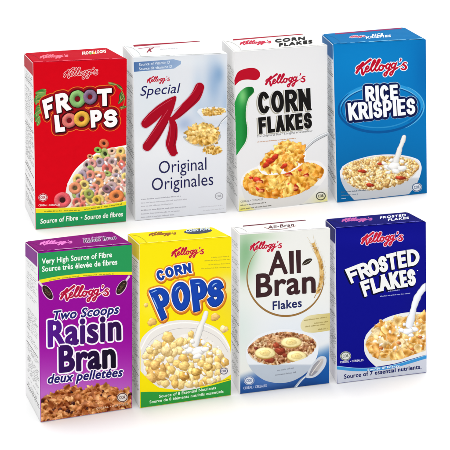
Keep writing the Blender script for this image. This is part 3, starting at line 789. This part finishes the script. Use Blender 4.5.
# ------------------------------------------------------------------ 5: purple box
def box_purple():
    b = Box('purple cereal box with green band on top and brown flakes at the bottom',
            [(25,242),(112,231.5),(37.5,252.3),(132.4,243.8),(40.5,422.7),(132.2,408.4),(25.5,394)],
            (146,4,148), (236,236,236), (128,8,112), flap=.09, sideflap=(120,8,130), crease_shade=(100,6,100), edge_glint=(196,140,190))
    b.background(lambda X, Y: (lambda k: np.array([146,4,148.])*(1-k)+np.array([186,100,192.])*k)(np.clip((Y-330)/62, 0, 1)[..., None]**1.4))
    g = b.part('green_banner')
    top = [(38,253.3), (131.7,244.6)]; lo = smooth([(131.8,271.8),(110,272),(85,273.4),(60,276),(39.2,279.8)])
    g.poly(top+lo, (38,148,84)); lo2 = smooth([(131.8,274.8),(110,275),(85,276.6),(60,279.4),(39.2,283.4)])
    g.poly(lo+lo2[::-1], (238,222,36))
    for i, (x0, x1) in enumerate(((49,60), (62,80), (83,97), (99,114))):
        f = lambda x: np.interp(x, [39,60,85,110,132], [282.6,278.7,275.9,274.4,274.2]); g.greek((x0, f(x0)), (x1, f(x1)), 1.5, (110,120,40), seed=i)
    t = b.part('banner_text')
    t.text('Very High Source of Fibre', (41.8,264), (112,257), 5.4, (238,246,238), bold=.02)
    t.text('Source très élevée de fibres', (42,271.8), (117.3,264.4), 5.4, (238,246,238), bold=.02)
    for cx, cy, rot, hx, hy in ((47.5,292.5,1.0,-7.5,-9.5), (121.5,287.5,-1.0,6.5,-10)):
        sc = b.part('scoop_picture')
        sc.stroke([(cx+hx*1.15, cy+hy*1.1), (cx+hx*.4, cy+hy*.4)], [2.2,1.8], (226,206,216)); sc.ell(cx, cy, 8.6, 4.2, (222,190,214), rot); sc.ell(cx, cy-.3, 7.9, 3.6, (44,26,28), rot)
        r = random.Random(int(cx))
        for _ in range(26):
            a = r.uniform(0, 6.28); q = r.uniform(0, .85); u, v = 7*q*math.cos(a), 3*q*math.sin(a); c_, s_ = math.cos(rot), math.sin(rot)
            sc.ell(cx+u*c_-v*s_, cy-.3+u*s_+v*c_, r.uniform(.6, 1.1), r.uniform(.4, .7), r.choice([(84,56,48), (70,72,44), (110,76,60), (60,36,36)]), r.uniform(0, 3), 10)
    script(b.part('brand_script'), 60.5, 108.5, 293.6, red=(176,16,60), edge=(246,222,230), ew=6)
    t = b.part('title_lettering')
    def lay(s, a, c, h, bold, shear, fill, ed, ext, **k):
        t.text(s, a, c, h, ed, bold=bold, shear=shear, grow=ext, **k); t.text(s, a, c, h, fill, bold=bold, shear=shear, **k)
    E = (244,236,246)
    lay('Raisin', (47.6,347), (121.5,339.6), 26.5, .034, 0, lambda x, y: (84-.55*(x-47), 20-.1*(x-47), 140-1.0*(x-47)), E, 1.5)
    lay('Bran', (58.6,372.4), (116,367.2), 26.5, .036, 0, lambda x, y: (56-.7*(x-58), 14-.1*(x-58), 96-1.2*(x-58)), E, 1.5)
    lay('Two Scoops', (53.4,320.2), (119.3,313.4), 9.2, .03, .25, (36,36,110), E, .9)
    lay('deux pelletées', (47.6,383.6), (123,376.2), 9.2, .03, .25, (36,28,104), E, .9)
    c = b.part('cereal_picture'); cv = Canvas(40, 380, 132.4, 424, 2.8, seed=31)
    br = [(184,108,52), (164,88,40), (200,126,68), (142,72,32), (210,146,86)]
    reg = [(40.5,400),(48,396),(58,394),(66,389),(76,388.5),(84,391),(92,388),(100,387.5),(110,389),(120,391),(131.5,392),(131.5,412),(41,424)]
    cv.poly(reg, (120,62,34))
    def fl(x, y):
        if cv.r.random() < .12: cv.puff(x, y, cv.r.uniform(2, 3), cv.r.uniform(1.5, 2.2), (64,28,26), rot=cv.r.uniform(0, 3), amb=.5)
        else: cv.flake(x, y, cv.r.uniform(3.6, 6), cv.r.choice(br), rim=(226,168,112), deep=(78,34,16))
    cv.scatter(reg, 170, fl, dist=2.9); cv.grain(7)
    cv.clip([(40.9,380),(131.9,380),(131.7,407.9),(41,422)]); c.raster(cv)
    badge(b, 122.3, 397.4, 5.6, (110,80,70), (228,220,214))
    g = b.part('small_print'); g.text('CEREAL • CEREALES', (96,409.6), (128,404.6), 2, (236,210,180), bold=.012)
    tp = b.part('lid_print', b.top); script(tp, 40, 72, 243.4, red=(226,120,200), wt=1.2, sq=.42)
    tp.text('Two Scoops', (82,240.2), (104,237.6), 1.5, (220,190,226), bold=.02)
    tp.text('Raisin Bran', (84,243.4), (116,239.6), 3.2, (226,206,232), bold=.02, grow=.4); tp.text('Raisin Bran', (84,243.4), (116,239.6), 3.2, (50,10,60), bold=.02)
    b.done()

# ------------------------------------------------------------------ 6: yellow box
def box_yellow():
    b = Box('yellow cereal box with fat blue title letters over golden puffs in milk',
            [(127.5,234),(213,227.3),(139.3,244.5),(231.7,237),(139.7,408.7),(231,395.7),(129,389)],
            (246,226,8), (246,246,246), (232,212,16), flap=.1, sideflap=(226,206,30), crease_shade=(150,136,20), edge_glint=(252,242,130))
    b.background(lambda X, Y: blobs(X, Y, (246,226,6), [(232,300,20,34,(232,206,80),.5), (150,300,12,20,(250,234,80),.6), (226,286,9,10,(236,228,190),.7)]))
    script(b.part('brand_script'), 171.5, 203.5, 252.6, red=(190,20,50), edge=(244,190,110), ew=3)
    g = b.part('small_print')
    for i, (x0, x1, y) in enumerate(((211,229.5,257.4), (204.5,229.8,260.6), (208,229.8,264.6), (201,229.8,268.4))): g.greek((x0, y+.6), (x1, y-.8), 1.4, (176,164,40), seed=i)
    bw = b.part('bowl_picture')
    bw.poly(smooth([(140.5,352),(141,340),(150,330),(165,322.5),(185,320),(205,323),(220,331),(229,345),(230.8,356)], 6)+[(230.6,380),(215,388),(185,391),(155,387),(140.5,374)], lambda x, y: (234,230,224))
    bw.stroke(smooth([(141,349),(150,333.5),(165,325.5),(186,322.6),(206,326),(221,335),(229.4,348)]), 1.2, (250,248,244)); bw.stroke(smooth([(142,356),(152,340),(168,331),(186,328),(205,331),(219,339),(228,352)]), .5, (196,190,190))
    c = b.part('cereal_picture'); cv = Canvas(139.5, 300, 231.5, 398, 2.8, seed=41)
    gd = [(236,200,122), (240,210,140), (230,186,104), (244,218,158)]
    pf = lambda x, y, r, col=None: cv.puff(x, y, r*cv.r.uniform(1, 1.25), r*.95, col or cv.r.choice(gd), rot=cv.r.uniform(0, 3), rough=.16, amb=.8, lump=.3, grit=.1)
    cv.poly(smooth([(144,360),(160,342),(185,334),(210,340),(226,356),(226,374),(205,386),(170,388),(148,380)], 6, True), lambda X, Y: np.array([240,236,230.])-(6*np.sin(X*.4+Y*.3))[..., None])
    cv.scatter(smooth([(146,350),(165,341),(185,338),(206,344),(222,356),(226,370),(215,382),(190,386),(160,382),(147,368)], 5, True), 70, lambda x, y: pf(x, y, cv.r.uniform(3.2, 4.6)), dist=5.3)
    for x, y, r in ((152,322,4.5), (168,337,5.5), (180,342,4), (191,334,3.5), (157,345,5), (150,350,4), (215,317,4.2), (146,305,2.4), (224,329,4), (184,366,5), (193,352,5.4), (166,350,5)): pf(x, y, r)
    cv.puff(184,376,5.4,4.6,(224,174,86)); cv.puff(196,372,5,4.2,(230,190,104)); cv.puff(208,367,4.6,4,(236,200,120))
    for x, y, r in ((157,371,9.5), (151,378,5.5), (163,376,5), (155,365,5)): cv.puff(x, y, r*1.05, r*.95, (232,188,112), rot=.3, amb=.74, lump=.22, rough=.1)
    for _ in range(34):
        x = cv.r.uniform(146, 224); y = cv.r.uniform(344, 384); cv.puff(x, y, cv.r.uniform(.8, 2.4), cv.r.uniform(.5, 1.2), (246,242,234), amb=.92, rot=cv.r.uniform(0, 3))
    cv.grain(5); cv.clip([(140.3,300),(231,300),(230.6,388),(140.4,392)]); c.raster(cv)
    m = b.part('milk_picture')
    cv = Canvas(180, 300, 216, 362, 2.8, seed=42)
    cv.milk([(206,313),(204,319),(201,326),(198,335),(195,344)], [5,5.4,6.2,7,9], [(190,350,5,.55),(198,351,6.5,.6),(205,349,4,.6),(186,346,2.6,.7),(203,342,2.4,1),(192,341,2.2,1.1),(208,345,1.6,.8),(184,352,2.4,.6),(210,353,2.6,.6),(197,356,4.6,.5),(187,338,1,1),(207,337,.9,1),(212,341,.8,1)])
    m.raster(cv)
    t = b.part('title_lettering')
    corn = ('CORN', (155,271.5), (190.5,262.8), (158.6,281.8), (191.4,272.8), 2.9)
    lets = [('P', (148.6,290.5), (165,285.5), (161.5,320.5), (175,312)), ('O', (170,283), (189.3,280.4), (173,311.5), (190.5,309)),
            ('P', (189.8,279.4), (205.8,278.4), (193.4,312), (208.6,308)), ('S', (206.4,281.6), (223,277.6), (208,308), (223.4,304.6))]
    for ex, col, dx, dy in ((6.8, (196,110,24), .4, 1), (5.6, (228,144,44), 0, 0), (2.4, (248,246,240), 0, 0)):
        word(t, *corn[:6], [(ex*.72, col, dx, dy)], arch=1.2)
        for l in lets: word(t, *l, 6.8, [(ex, col, dx, dy)])
    bl = (18,62,160)
    word(t, *corn[:6], [(0, bl, 0, 0)], arch=1.2)
    for l in lets: word(t, *l, 6.8, [(.6, (16,50,128), .2, .3), (-.6, (18,66,170), -.2, -.3)])
    for q in ([(151.5,292.5),(157,290)], [(175.5,291),(177,288),(180,286.4)], [(195.5,283.5),(200,283)], [(212,286.5),(214,284.2),(217,283)], [(152.6,297),(158,309)]): t.stroke(smooth(q), [.3,1.1,.3], (150,190,236))
    g = b.part('green_banner')
    yt = smooth([(140.5,391.4),(155,391.8),(175,391.5),(195,389),(212,385),(230.8,379.8)]); g.poly(yt+[(230.6,395),(140.6,407.8)], (46,152,62))
    y0 = smooth([(140.5,371),(150,381),(160,388),(168,391)]); g.poly([(140.4,366)]+y0+[(140.5,392)], (246,226,6))
    g.poly(smooth([(200,386.5),(212,384),(222,380),(230.8,374.5)])+smooth([(230.8,380),(212,385.3),(200,388)]), (240,222,20))
    t = b.part('banner_text')
    t.text('Source of 8 Essential Nutrients', (159,397.8), (216,389), 2.9, (226,244,224), bold=.02)
    t.text('Source de 8 éléments nutritifs essentiels', (149.5,403.4), (223.5,392.6), 2.9, (226,244,224), bold=.02)
    badge(b, 223.8, 371, 4.2, (90,90,110), (226,220,226)); g.greek((212,383.6), (230,379.4), 1.3, (90,100,40), seed=9)
    tp = b.part('lid_print', b.top); script(tp, 149, 176, 234.6, red=(140,80,30), wt=1.2, sq=.42)
    tp.ell(198, 231.8, 14, 2.6, (60,70,90), -.06); tp.text('CORN POPS', (186,232.8), (210,230.4), 2.6, (200,214,226), bold=.05)
    b.done()

# ------------------------------------------------------------------ 7: cream box with oval
def box_bran():
    b = Box('white cereal box with brown title, wheat ear and banana slices in a bowl',
            [(231,226.8),(308.3,219.5),(239.3,234.3),(330.3,228.3),(239.7,394.6),(329.7,383.7),(230.5,377)],
            (234,233,228), (246,246,246), (226,225,224), flap=.03, crease_shade=(170,170,170), edge_glint=(250,250,250))
    def bg(X, Y):
        c = blobs(X, Y, (234,234,229), [(246,250,11,20,(128,176,128),.85), (243,266,8,16,(120,172,120),.55), (258,236,18,6,(170,200,160),.6), (300,330,60,24,(222,230,240),.7), (240,330,14,30,(206,222,214),.6)])
        k = np.clip((Y-(372-(X-240)*.35))/14, 0, 1)[..., None]; k = k*k*(3-2*k)
        bl = blobs(X, Y, (28,76,146), [(268,382,26,10,(90,130,196),.8), (320,352,18,12,(110,160,206),.8), (300,392,40,8,(18,44,96),.8), (326,372,10,14,(20,90,170),.7)])
        return c*(1-k)+bl*k
    b.background(bg)
    ov = b.part('oval_line')
    pts = ellipse(285.5, 277, 38.5, 39, 0, 90, -.35, 3.9, False); n = len(pts)
    ov.stroke(pts, [1.9*math.sin(math.pi*(i+.5)/n)**.9+.15 for i in range(n)], (150,112,62))
    wh = b.part('wheat_picture'); ax = smooth([(313,243),(317,253),(320.5,263),(321.5,275),(319.5,287),(314,298)], 10)
    wh.stroke(ax, .7, (176,136,70))
    r = random.Random(3)
    for i in range(3, 50, 2):
        if i > 46: break
        p = ax[i]; d = ax[min(i+1, len(ax)-1)]-ax[i-1]; a = math.atan2(d[1], d[0])+math.pi
        for sgn in (-1, 1):
            aa = a+sgn*.55; L = 2.1 if i > 10 else 1.5
            wh.ell(p[0]+math.cos(aa)*1.6, p[1]+math.sin(aa)*1.6, L, .85, r.choice([(196,150,76), (214,172,100), (170,124,58), (226,190,124)]), aa, 14)
            if i % 4 == 3: wh.stroke([(p[0]+math.cos(aa)*3, p[1]+math.sin(aa)*3), (p[0]+math.cos(a+sgn*.3)*11, p[1]+math.sin(a+sgn*.3)*11)], .22, (206,184,140))
    script(b.part('brand_script'), 250, 281.5, 246.6, red=(186,20,50), edge=(240,214,216), ew=3)
    t = b.part('title_lettering'); K = (60,36,40)
    def serif(p0, p1, w0, w1): t.stroke([p0, p1], [w0, w1], K, cap='butt')
    t.text('A', (268.4,275.3), (288,273.6), 23.6, K, bold=.022); t.stroke([(291.2,250.8), (291.8,273.8)], [5,4.3], K, cap='butt'); t.stroke([(298.2,250), (298.8,273)], [5,4.3], K, cap='butt')
    t.text('Bran', (256,297.4), (315.6,292.2), 23.4, K, bold=.024)
    t.poly(smooth([(302,265),(304,261),(308,258.6),(312.2,259),(310,262.6),(306,264.8)], 6, True), (52,42,36)); t.stroke([(302.5,264.8),(311,259.8)], .4, (180,176,160))
    t.text('Flakes', (272.6,310), (301.8,306.8), 8.6, (32,40,96), bold=.022)
    g = b.part('gold_label')
    g.poly(smooth([(330,313.2),(318,314.2),(308,316),(302,321),(300.6,327),(304,331.5),(314,332.6),(330,330.4)], 5), lambda x, y: (206,190,120) if x > 310 else (226,216,170))
    g.greek((304,321), (327,317.6), 1.9, (160,144,84), seed=1); g.greek((314,324), (328,322), 1.9, (160,144,84), seed=2); g.greek((305,327.4), (326,324.6), 1.9, (160,144,84), seed=3); g.greek((318,330.2), (328,328.8), 1.9, (160,144,84), seed=4)
    P4 = lambda x, y: (234+x/4.5, 335+y/4.5)
    bw = b.part('bowl_picture')
    bw.poly([P4(*q) for q in smooth([(54,70),(56,110),(74,150),(108,185),(150,208),(210,216),(270,204),(330,165),(368,110),(380,60),(372,20),(330,-12),(220,-28),(120,-6),(70,36)], 6, True)], lambda x, y: (232,236,240) if y < 365 else (186,196,208))
    bw.poly([P4(*q) for q in smooth([(62,72),(80,38),(130,6),(220,-14),(322,0),(366,28),(368,58),(330,96),(250,124),(160,134),(90,112)], 6, True)], (226,206,176))
    c = b.part('cereal_picture'); cv = Canvas(245, 328, 319, 366, 2.8, seed=51)
    br = [(186,132,84), (170,112,70), (204,156,106), (150,92,56), (214,178,134)]
    reg = [P4(*q) for q in smooth([(70,74),(86,44),(132,14),(220,-8),(316,6),(356,30),(358,54),(324,88),(248,114),(160,124),(96,104)], 6, True)]
    cv.scatter(reg, 220, lambda x, y: cv.flake(x, y, cv.r.uniform(2.4, 4.2), cv.r.choice(br), rim=(236,212,176), deep=(104,58,34)), dist=1.8)
    for x, y, rx, ry, cc in ((208,72,26,16,(150,60,40)), (190,46,16,12,(166,72,46)), (158,112,28,12,(160,70,50)), (230,92,14,9,(140,60,40)), (100,60,10,7,(120,50,40)), (350,30,10,7,(120,60,40))):
        cv.puff(*P4(x, y), rx/4.5, ry/4.5, cc, rot=.2, amb=.7, lump=.5)
    for x, y, rx, ry in ((140,80,46,26), (257,32,46,24), (282,95,44,26)):
        x, y = P4(x, y); rx /= 4.5; ry /= 4.5; cv.puff(x, y+.7, rx, ry, (206,172,98), rough=.03, amb=.9, lump=0, grit=.03); cv.puff(x, y, rx, ry*.93, (238,222,162), rough=.03, amb=1.0, lump=.0, grit=.04); cv.puff(x, y, rx*.55, ry*.5, (228,206,138), rough=.1, amb=1.0, lump=0, grit=.05)
        for k in range(5): a = k*1.256; cv.puff(x+math.cos(a)*1.6, y+math.sin(a)*.8, .5, .3, (206,176,110), amb=.9, lump=0)
    cv.grain(5); cv.clip([P4(*q) for q in smooth([(60,72),(78,38),(130,4),(220,-16),(324,-2),(368,28),(370,58),(332,98),(250,126),(160,136),(88,114)], 6, True)]); c.raster(cv)
    s = b.part('spoon_picture')
    s.stroke(smooth([P4(276,236), P4(300,205), P4(325,184)]), [2.4,2,1.6], (176,186,198)); s.stroke([P4(280,232), P4(320,188)], .6, (240,244,248))
    s.poly([P4(*q) for q in smooth([(322,188),(332,165),(352,130),(384,98),(410,98),(416,118),(404,150),(372,184),(340,194)], 6, True)], lambda x, y: (206,212,220))
    s.poly([P4(*q) for q in smooth([(338,180),(346,156),(362,130),(388,108),(402,108),(398,130),(376,164),(352,184)], 6, True)], lambda x, y: (150,150,158) if x < 318 else (196,190,186))
    s.stroke([P4(*q) for q in smooth([(348,176),(366,150),(392,116)], 6)], .8, (226,220,214))
    g = b.part('small_print')
    g.greek(P4(193,163), P4(272,150), 2, (130,136,148), seed=3); g.greek(P4(186,183), P4(280,170), 2, (130,136,148), seed=4)
    g = b.part('small_print'); g.text('CEREAL • CEREALES', P4(42,245), P4(147,233), 2.6, (190,200,226), bold=.015)
    badge(b, *P4(68,205), 5.2, (110,130,170), (222,226,236))
    tp = b.part('lid_print', b.top); tp.poly([(243,226.2),(305,220.3),(306,221),(243,227.2)], (110,40,56))
    tp.text('All-Bran', (268,229.4), (294,226.6), 3, (84,40,44), bold=.03); tp.stroke(smooth([(264,227.6),(272,230.2),(284,229.4),(296,226.4)]), .4, (150,90,80))
    b.done()

# ------------------------------------------------------------------ 8: navy box
def box_navy():
    b = Box('dark royal blue cereal box with slanted white title, front row far right',
            [(325.2,219.5),(408,212.3),(335.3,228.8),(426,221.8),(337,384),(426.7,372.8),(327.5,367)],
            (10,10,142), (244,244,248), (12,12,104), flap=.1, sideflap=(14,14,116), crease_shade=(8,8,70), edge_glint=(90,90,190))
    b.background(lambda X, Y: blobs(X, Y, (6,8,134), [(424,330,20,60,(10,14,120),.5), (380,238,60,8,(16,18,150),.5)]))
    script(b.part('brand_script'), 361.5, 402.5, 239, red=(196,24,54), edge=(226,200,226), ew=6)
    t = b.part('title_lettering')
    fro = [('F', (344,269.4), (355.2,265), (350.8,285), (359.4,281.6)), ('R', (355,265), (365.6,261.2), (360.8,281.4), (371.4,277.4)), ('O', (365.2,261.2), (376,257.4), (369.8,278), (380.4,274.4)),
           ('S', (376.4,257.4), (385,254.8), (379.8,274.6), (388.4,272)), ('T', (385.2,254.4), (395.4,252), (388.2,271.8), (397.2,270)), ('E', (396,251.6), (404.6,250.2), (398.2,269.8), (406.4,268.2)),
           ('D', (405.8,249.8), (418.2,248.6), (407.4,268), (419.4,266)),
           ('F', (359.6,282), (368.6,278.8), (364.6,297), (371.8,294.4)), ('L', (369.4,278.8), (376.8,276.4), (373.4,293.8), (380.8,291.2)), ('A', (377.4,276), (387.6,273), (380.4,291.4), (391,289.2)),
           ('K', (388.2,272.8), (397.4,271), (391.4,289.4), (400.6,287.6)), ('E', (398.6,270.8), (405.8,269.8), (401.2,287.6), (408,286.6)), ('S', (406.4,269.6), (414.8,268.6), (408.2,286.4), (416.2,285.2))]
    fro = [(c, *((p[0]+.7, p[1]) if k < 2 else (p[0]+.5, p[1]-1.4) for k, p in enumerate(q))) if i < 7 else (c, *q) for i, (c, *q) in enumerate(fro)]
    for ps in ((1.6, (4,4,50), -.9, 1.1), (.4, (4,4,40), -.6, .7), (0, (240,240,238), 0, 0)):
        for l in fro: word(t, *l, 3.7, [ps])
    t.ell(417.5, 270.5, .5, .5, (230,230,240))
    g = b.part('small_print'); g.greek((388,291.8), (400,290.2), 1.4, (170,176,226), seed=1); g.greek((380,296.8), (410,293.6), 1.4, (170,176,226), seed=2)
    P4 = lambda x, y: (330+x/4.5, 328+y/4.5)
    st = b.part('bottom_strip')
    y1 = smooth([(336.8,366),(355,368),(375,367.6),(395,364.5),(426.6,355)]); st.poly(y1+[(426.5,372),(337.4,383.2)], (206,210,222))
    y2 = smooth([(336.9,369.4),(355,371.2),(375,370.6),(395,367.6),(426.6,358.4)]); st.poly(y1+y2[::-1], lambda x, y: (60,150,214)); st.stroke(y1, .5, (170,214,240), cap='butt')
    bw = b.part('bowl_picture')
    bw.poly(smooth([(364,341),(364.6,352),(369,360),(376,366.8)], 6)+[(395,363.6)]+[(b.R(356)-.1,354.6),(b.R(320)-.2,312.6)]+smooth([(425.6,312.8),(412,312),(398,314),(384,319),(372,328),(366,335)], 6)[1:], (234,234,232))
    c = b.part('cereal_picture'); cv = Canvas(360, 306, 427, 368, 2.8, seed=61)
    gd = [(238,190,108), (232,174,88), (242,206,138), (222,158,74), (246,220,168)]
    cv.poly(smooth([(366,342),(374,330),(388,321),(404,317),(426,316),(426,352),(400,360),(382,361),(370,354)], 5, True), (226,200,150))
    cv.scatter(smooth([(367,342),(376,330),(388,322),(404,318),(424,317),(424,348),(400,357),(382,358),(371,352)], 5, True), 70,
               lambda x, y: cv.flake(x, y, cv.r.uniform(4.4, 6.8), cv.r.choice(gd), rim=(255,244,212), deep=(190,124,50)), dist=3.8)
    for _ in range(20): cv.puff(cv.r.uniform(376, 424), cv.r.uniform(322, 350), cv.r.uniform(1, 2.6), cv.r.uniform(.8, 1.5), (246,240,226), amb=.86, rot=cv.r.uniform(0, 3))
    for x, y in ((399,343), (412,349), (381,348), (420,337)): cv.puff(x, y, 2.4, 1.5, (206,120,60), rot=.4, amb=.7)
    cv.grain(5); cv.clip([(360,300),(b.R(320)-.2,300),(b.R(350)-.2,350.5),(400,359.8),(383,361.6),(370.5,356),(365,345),(367,335),(360,320)]); c.raster(cv)
    m = b.part('milk_picture'); cv = Canvas(398, 278, 427, 340, 2.8, seed=62)
    cv.milk([(429,284),(423,289),(418,296),(414.5,305),(412,315),(409,325)], [7,7,7,6.6,7,9], [(402,330,3.4,.6),(408,331,5,.6),(415,329,3.4,.6),(404,324,1.6,1),(399,327,1.2,.9),(417,323,1.2,1),(411,335,3,.5)], tone=(238,240,246))
    cv.clip([(398,270),(b.R(285)-.2,270),(b.R(340)-.2,342),(398,342)]); m.raster(cv)
    t = b.part('banner_text')
    t.text('Source of Energy', (367.5,370.9), (399.5,366.5), 2.1, (244,248,252), bold=.03)
    t.text('Source of 7 essential nutrients.', (344,378.8), (421.5,368.6), 4.3, (20,30,96), bold=.03)
    g = b.part('small_print'); g.text('CEREAL • CEREALES', (340,363.2), (363.4,361), 2, (226,226,246), bold=.02)
    badge(b, 345.6, 356, 5.4, (100,110,100), (222,224,218))
    tp = b.part('lid_print', b.top); script(tp, 342, 372, 220.4, red=(190,90,160), edge=(60,40,140), ew=4, wt=1.2, sq=.42)
    tp.text('FROSTED', (380,219.4), (406,216.6), 2.2, (230,232,244), bold=.05); tp.text('FLAKES', (388,221.6), (409,219.4), 2.2, (230,232,244), bold=.05)
    b.done()

for f in (box_red, box_white_k, box_white_flakes, box_blue, box_purple, box_yellow, box_bran, box_navy): f()

# ------------------------------------------------------------------ the white surface
me = bpy.data.meshes.new('white_table')
me.from_pydata([(-12,-12,0),(12,-12,0),(12,12,0),(-12,12,0)], [], [(0,1,2,3)])
m, bb = base_mat('white_surface', .8, .1)
nz = m.node_tree.nodes.new('ShaderNodeTexNoise'); nz.inputs['Scale'].default_value = 3
rm = m.node_tree.nodes.new('ShaderNodeMapRange'); rm.inputs['To Min'].default_value = .955; rm.inputs['To Max'].default_value = .97
m.node_tree.links.new(nz.outputs['Fac'], rm.inputs['Value']); m.node_tree.links.new(rm.outputs['Result'], bb.inputs['Base Color'])
me.materials.append(m)
o = bpy.data.objects.new('white_table', me); C.objects.link(o); o['kind'] = 'structure'

# ------------------------------------------------------------------ studio light
sc = bpy.context.scene
w = bpy.data.worlds.new('World'); sc.world = w; w.use_nodes = True
bg = w.node_tree.nodes['Background']; bg.inputs['Color'].default_value = (1, 1, 1, 1); bg.inputs['Strength'].default_value = .60
def lamp(name, loc, to, size, power):
    l = bpy.data.lights.new(name, 'AREA'); l.shape = 'DISK'; l.size = size; l.energy = power
    o = bpy.data.objects.new(name, l); bpy.context.scene.collection.objects.link(o); o.location = loc
    o.rotation_euler = (Vector(to)-Vector(loc)).to_track_quat('-Z', 'Y').to_euler()
lamp('overhead_fill', (0, .2, 2.6), (0, 0, 0), 2.4, 60)  # unseen lamp added to overexpose the white table
lamp('left_fill', (-.9, -2.6, .8), (0, 0, .05), 1.3, 9.5)  # unseen fill lamp added to lighten the left carton sides
lamp('right_softbox', (1.6, -2.2, .9), (0, 0, .05), 1.2, 3)
vs = sc.view_settings; vs.view_transform = 'Standard'; vs.look = 'None'; vs.exposure = 0; vs.gamma = 1
sc.cycles.max_bounces = 12; sc.cycles.diffuse_bounces = 8
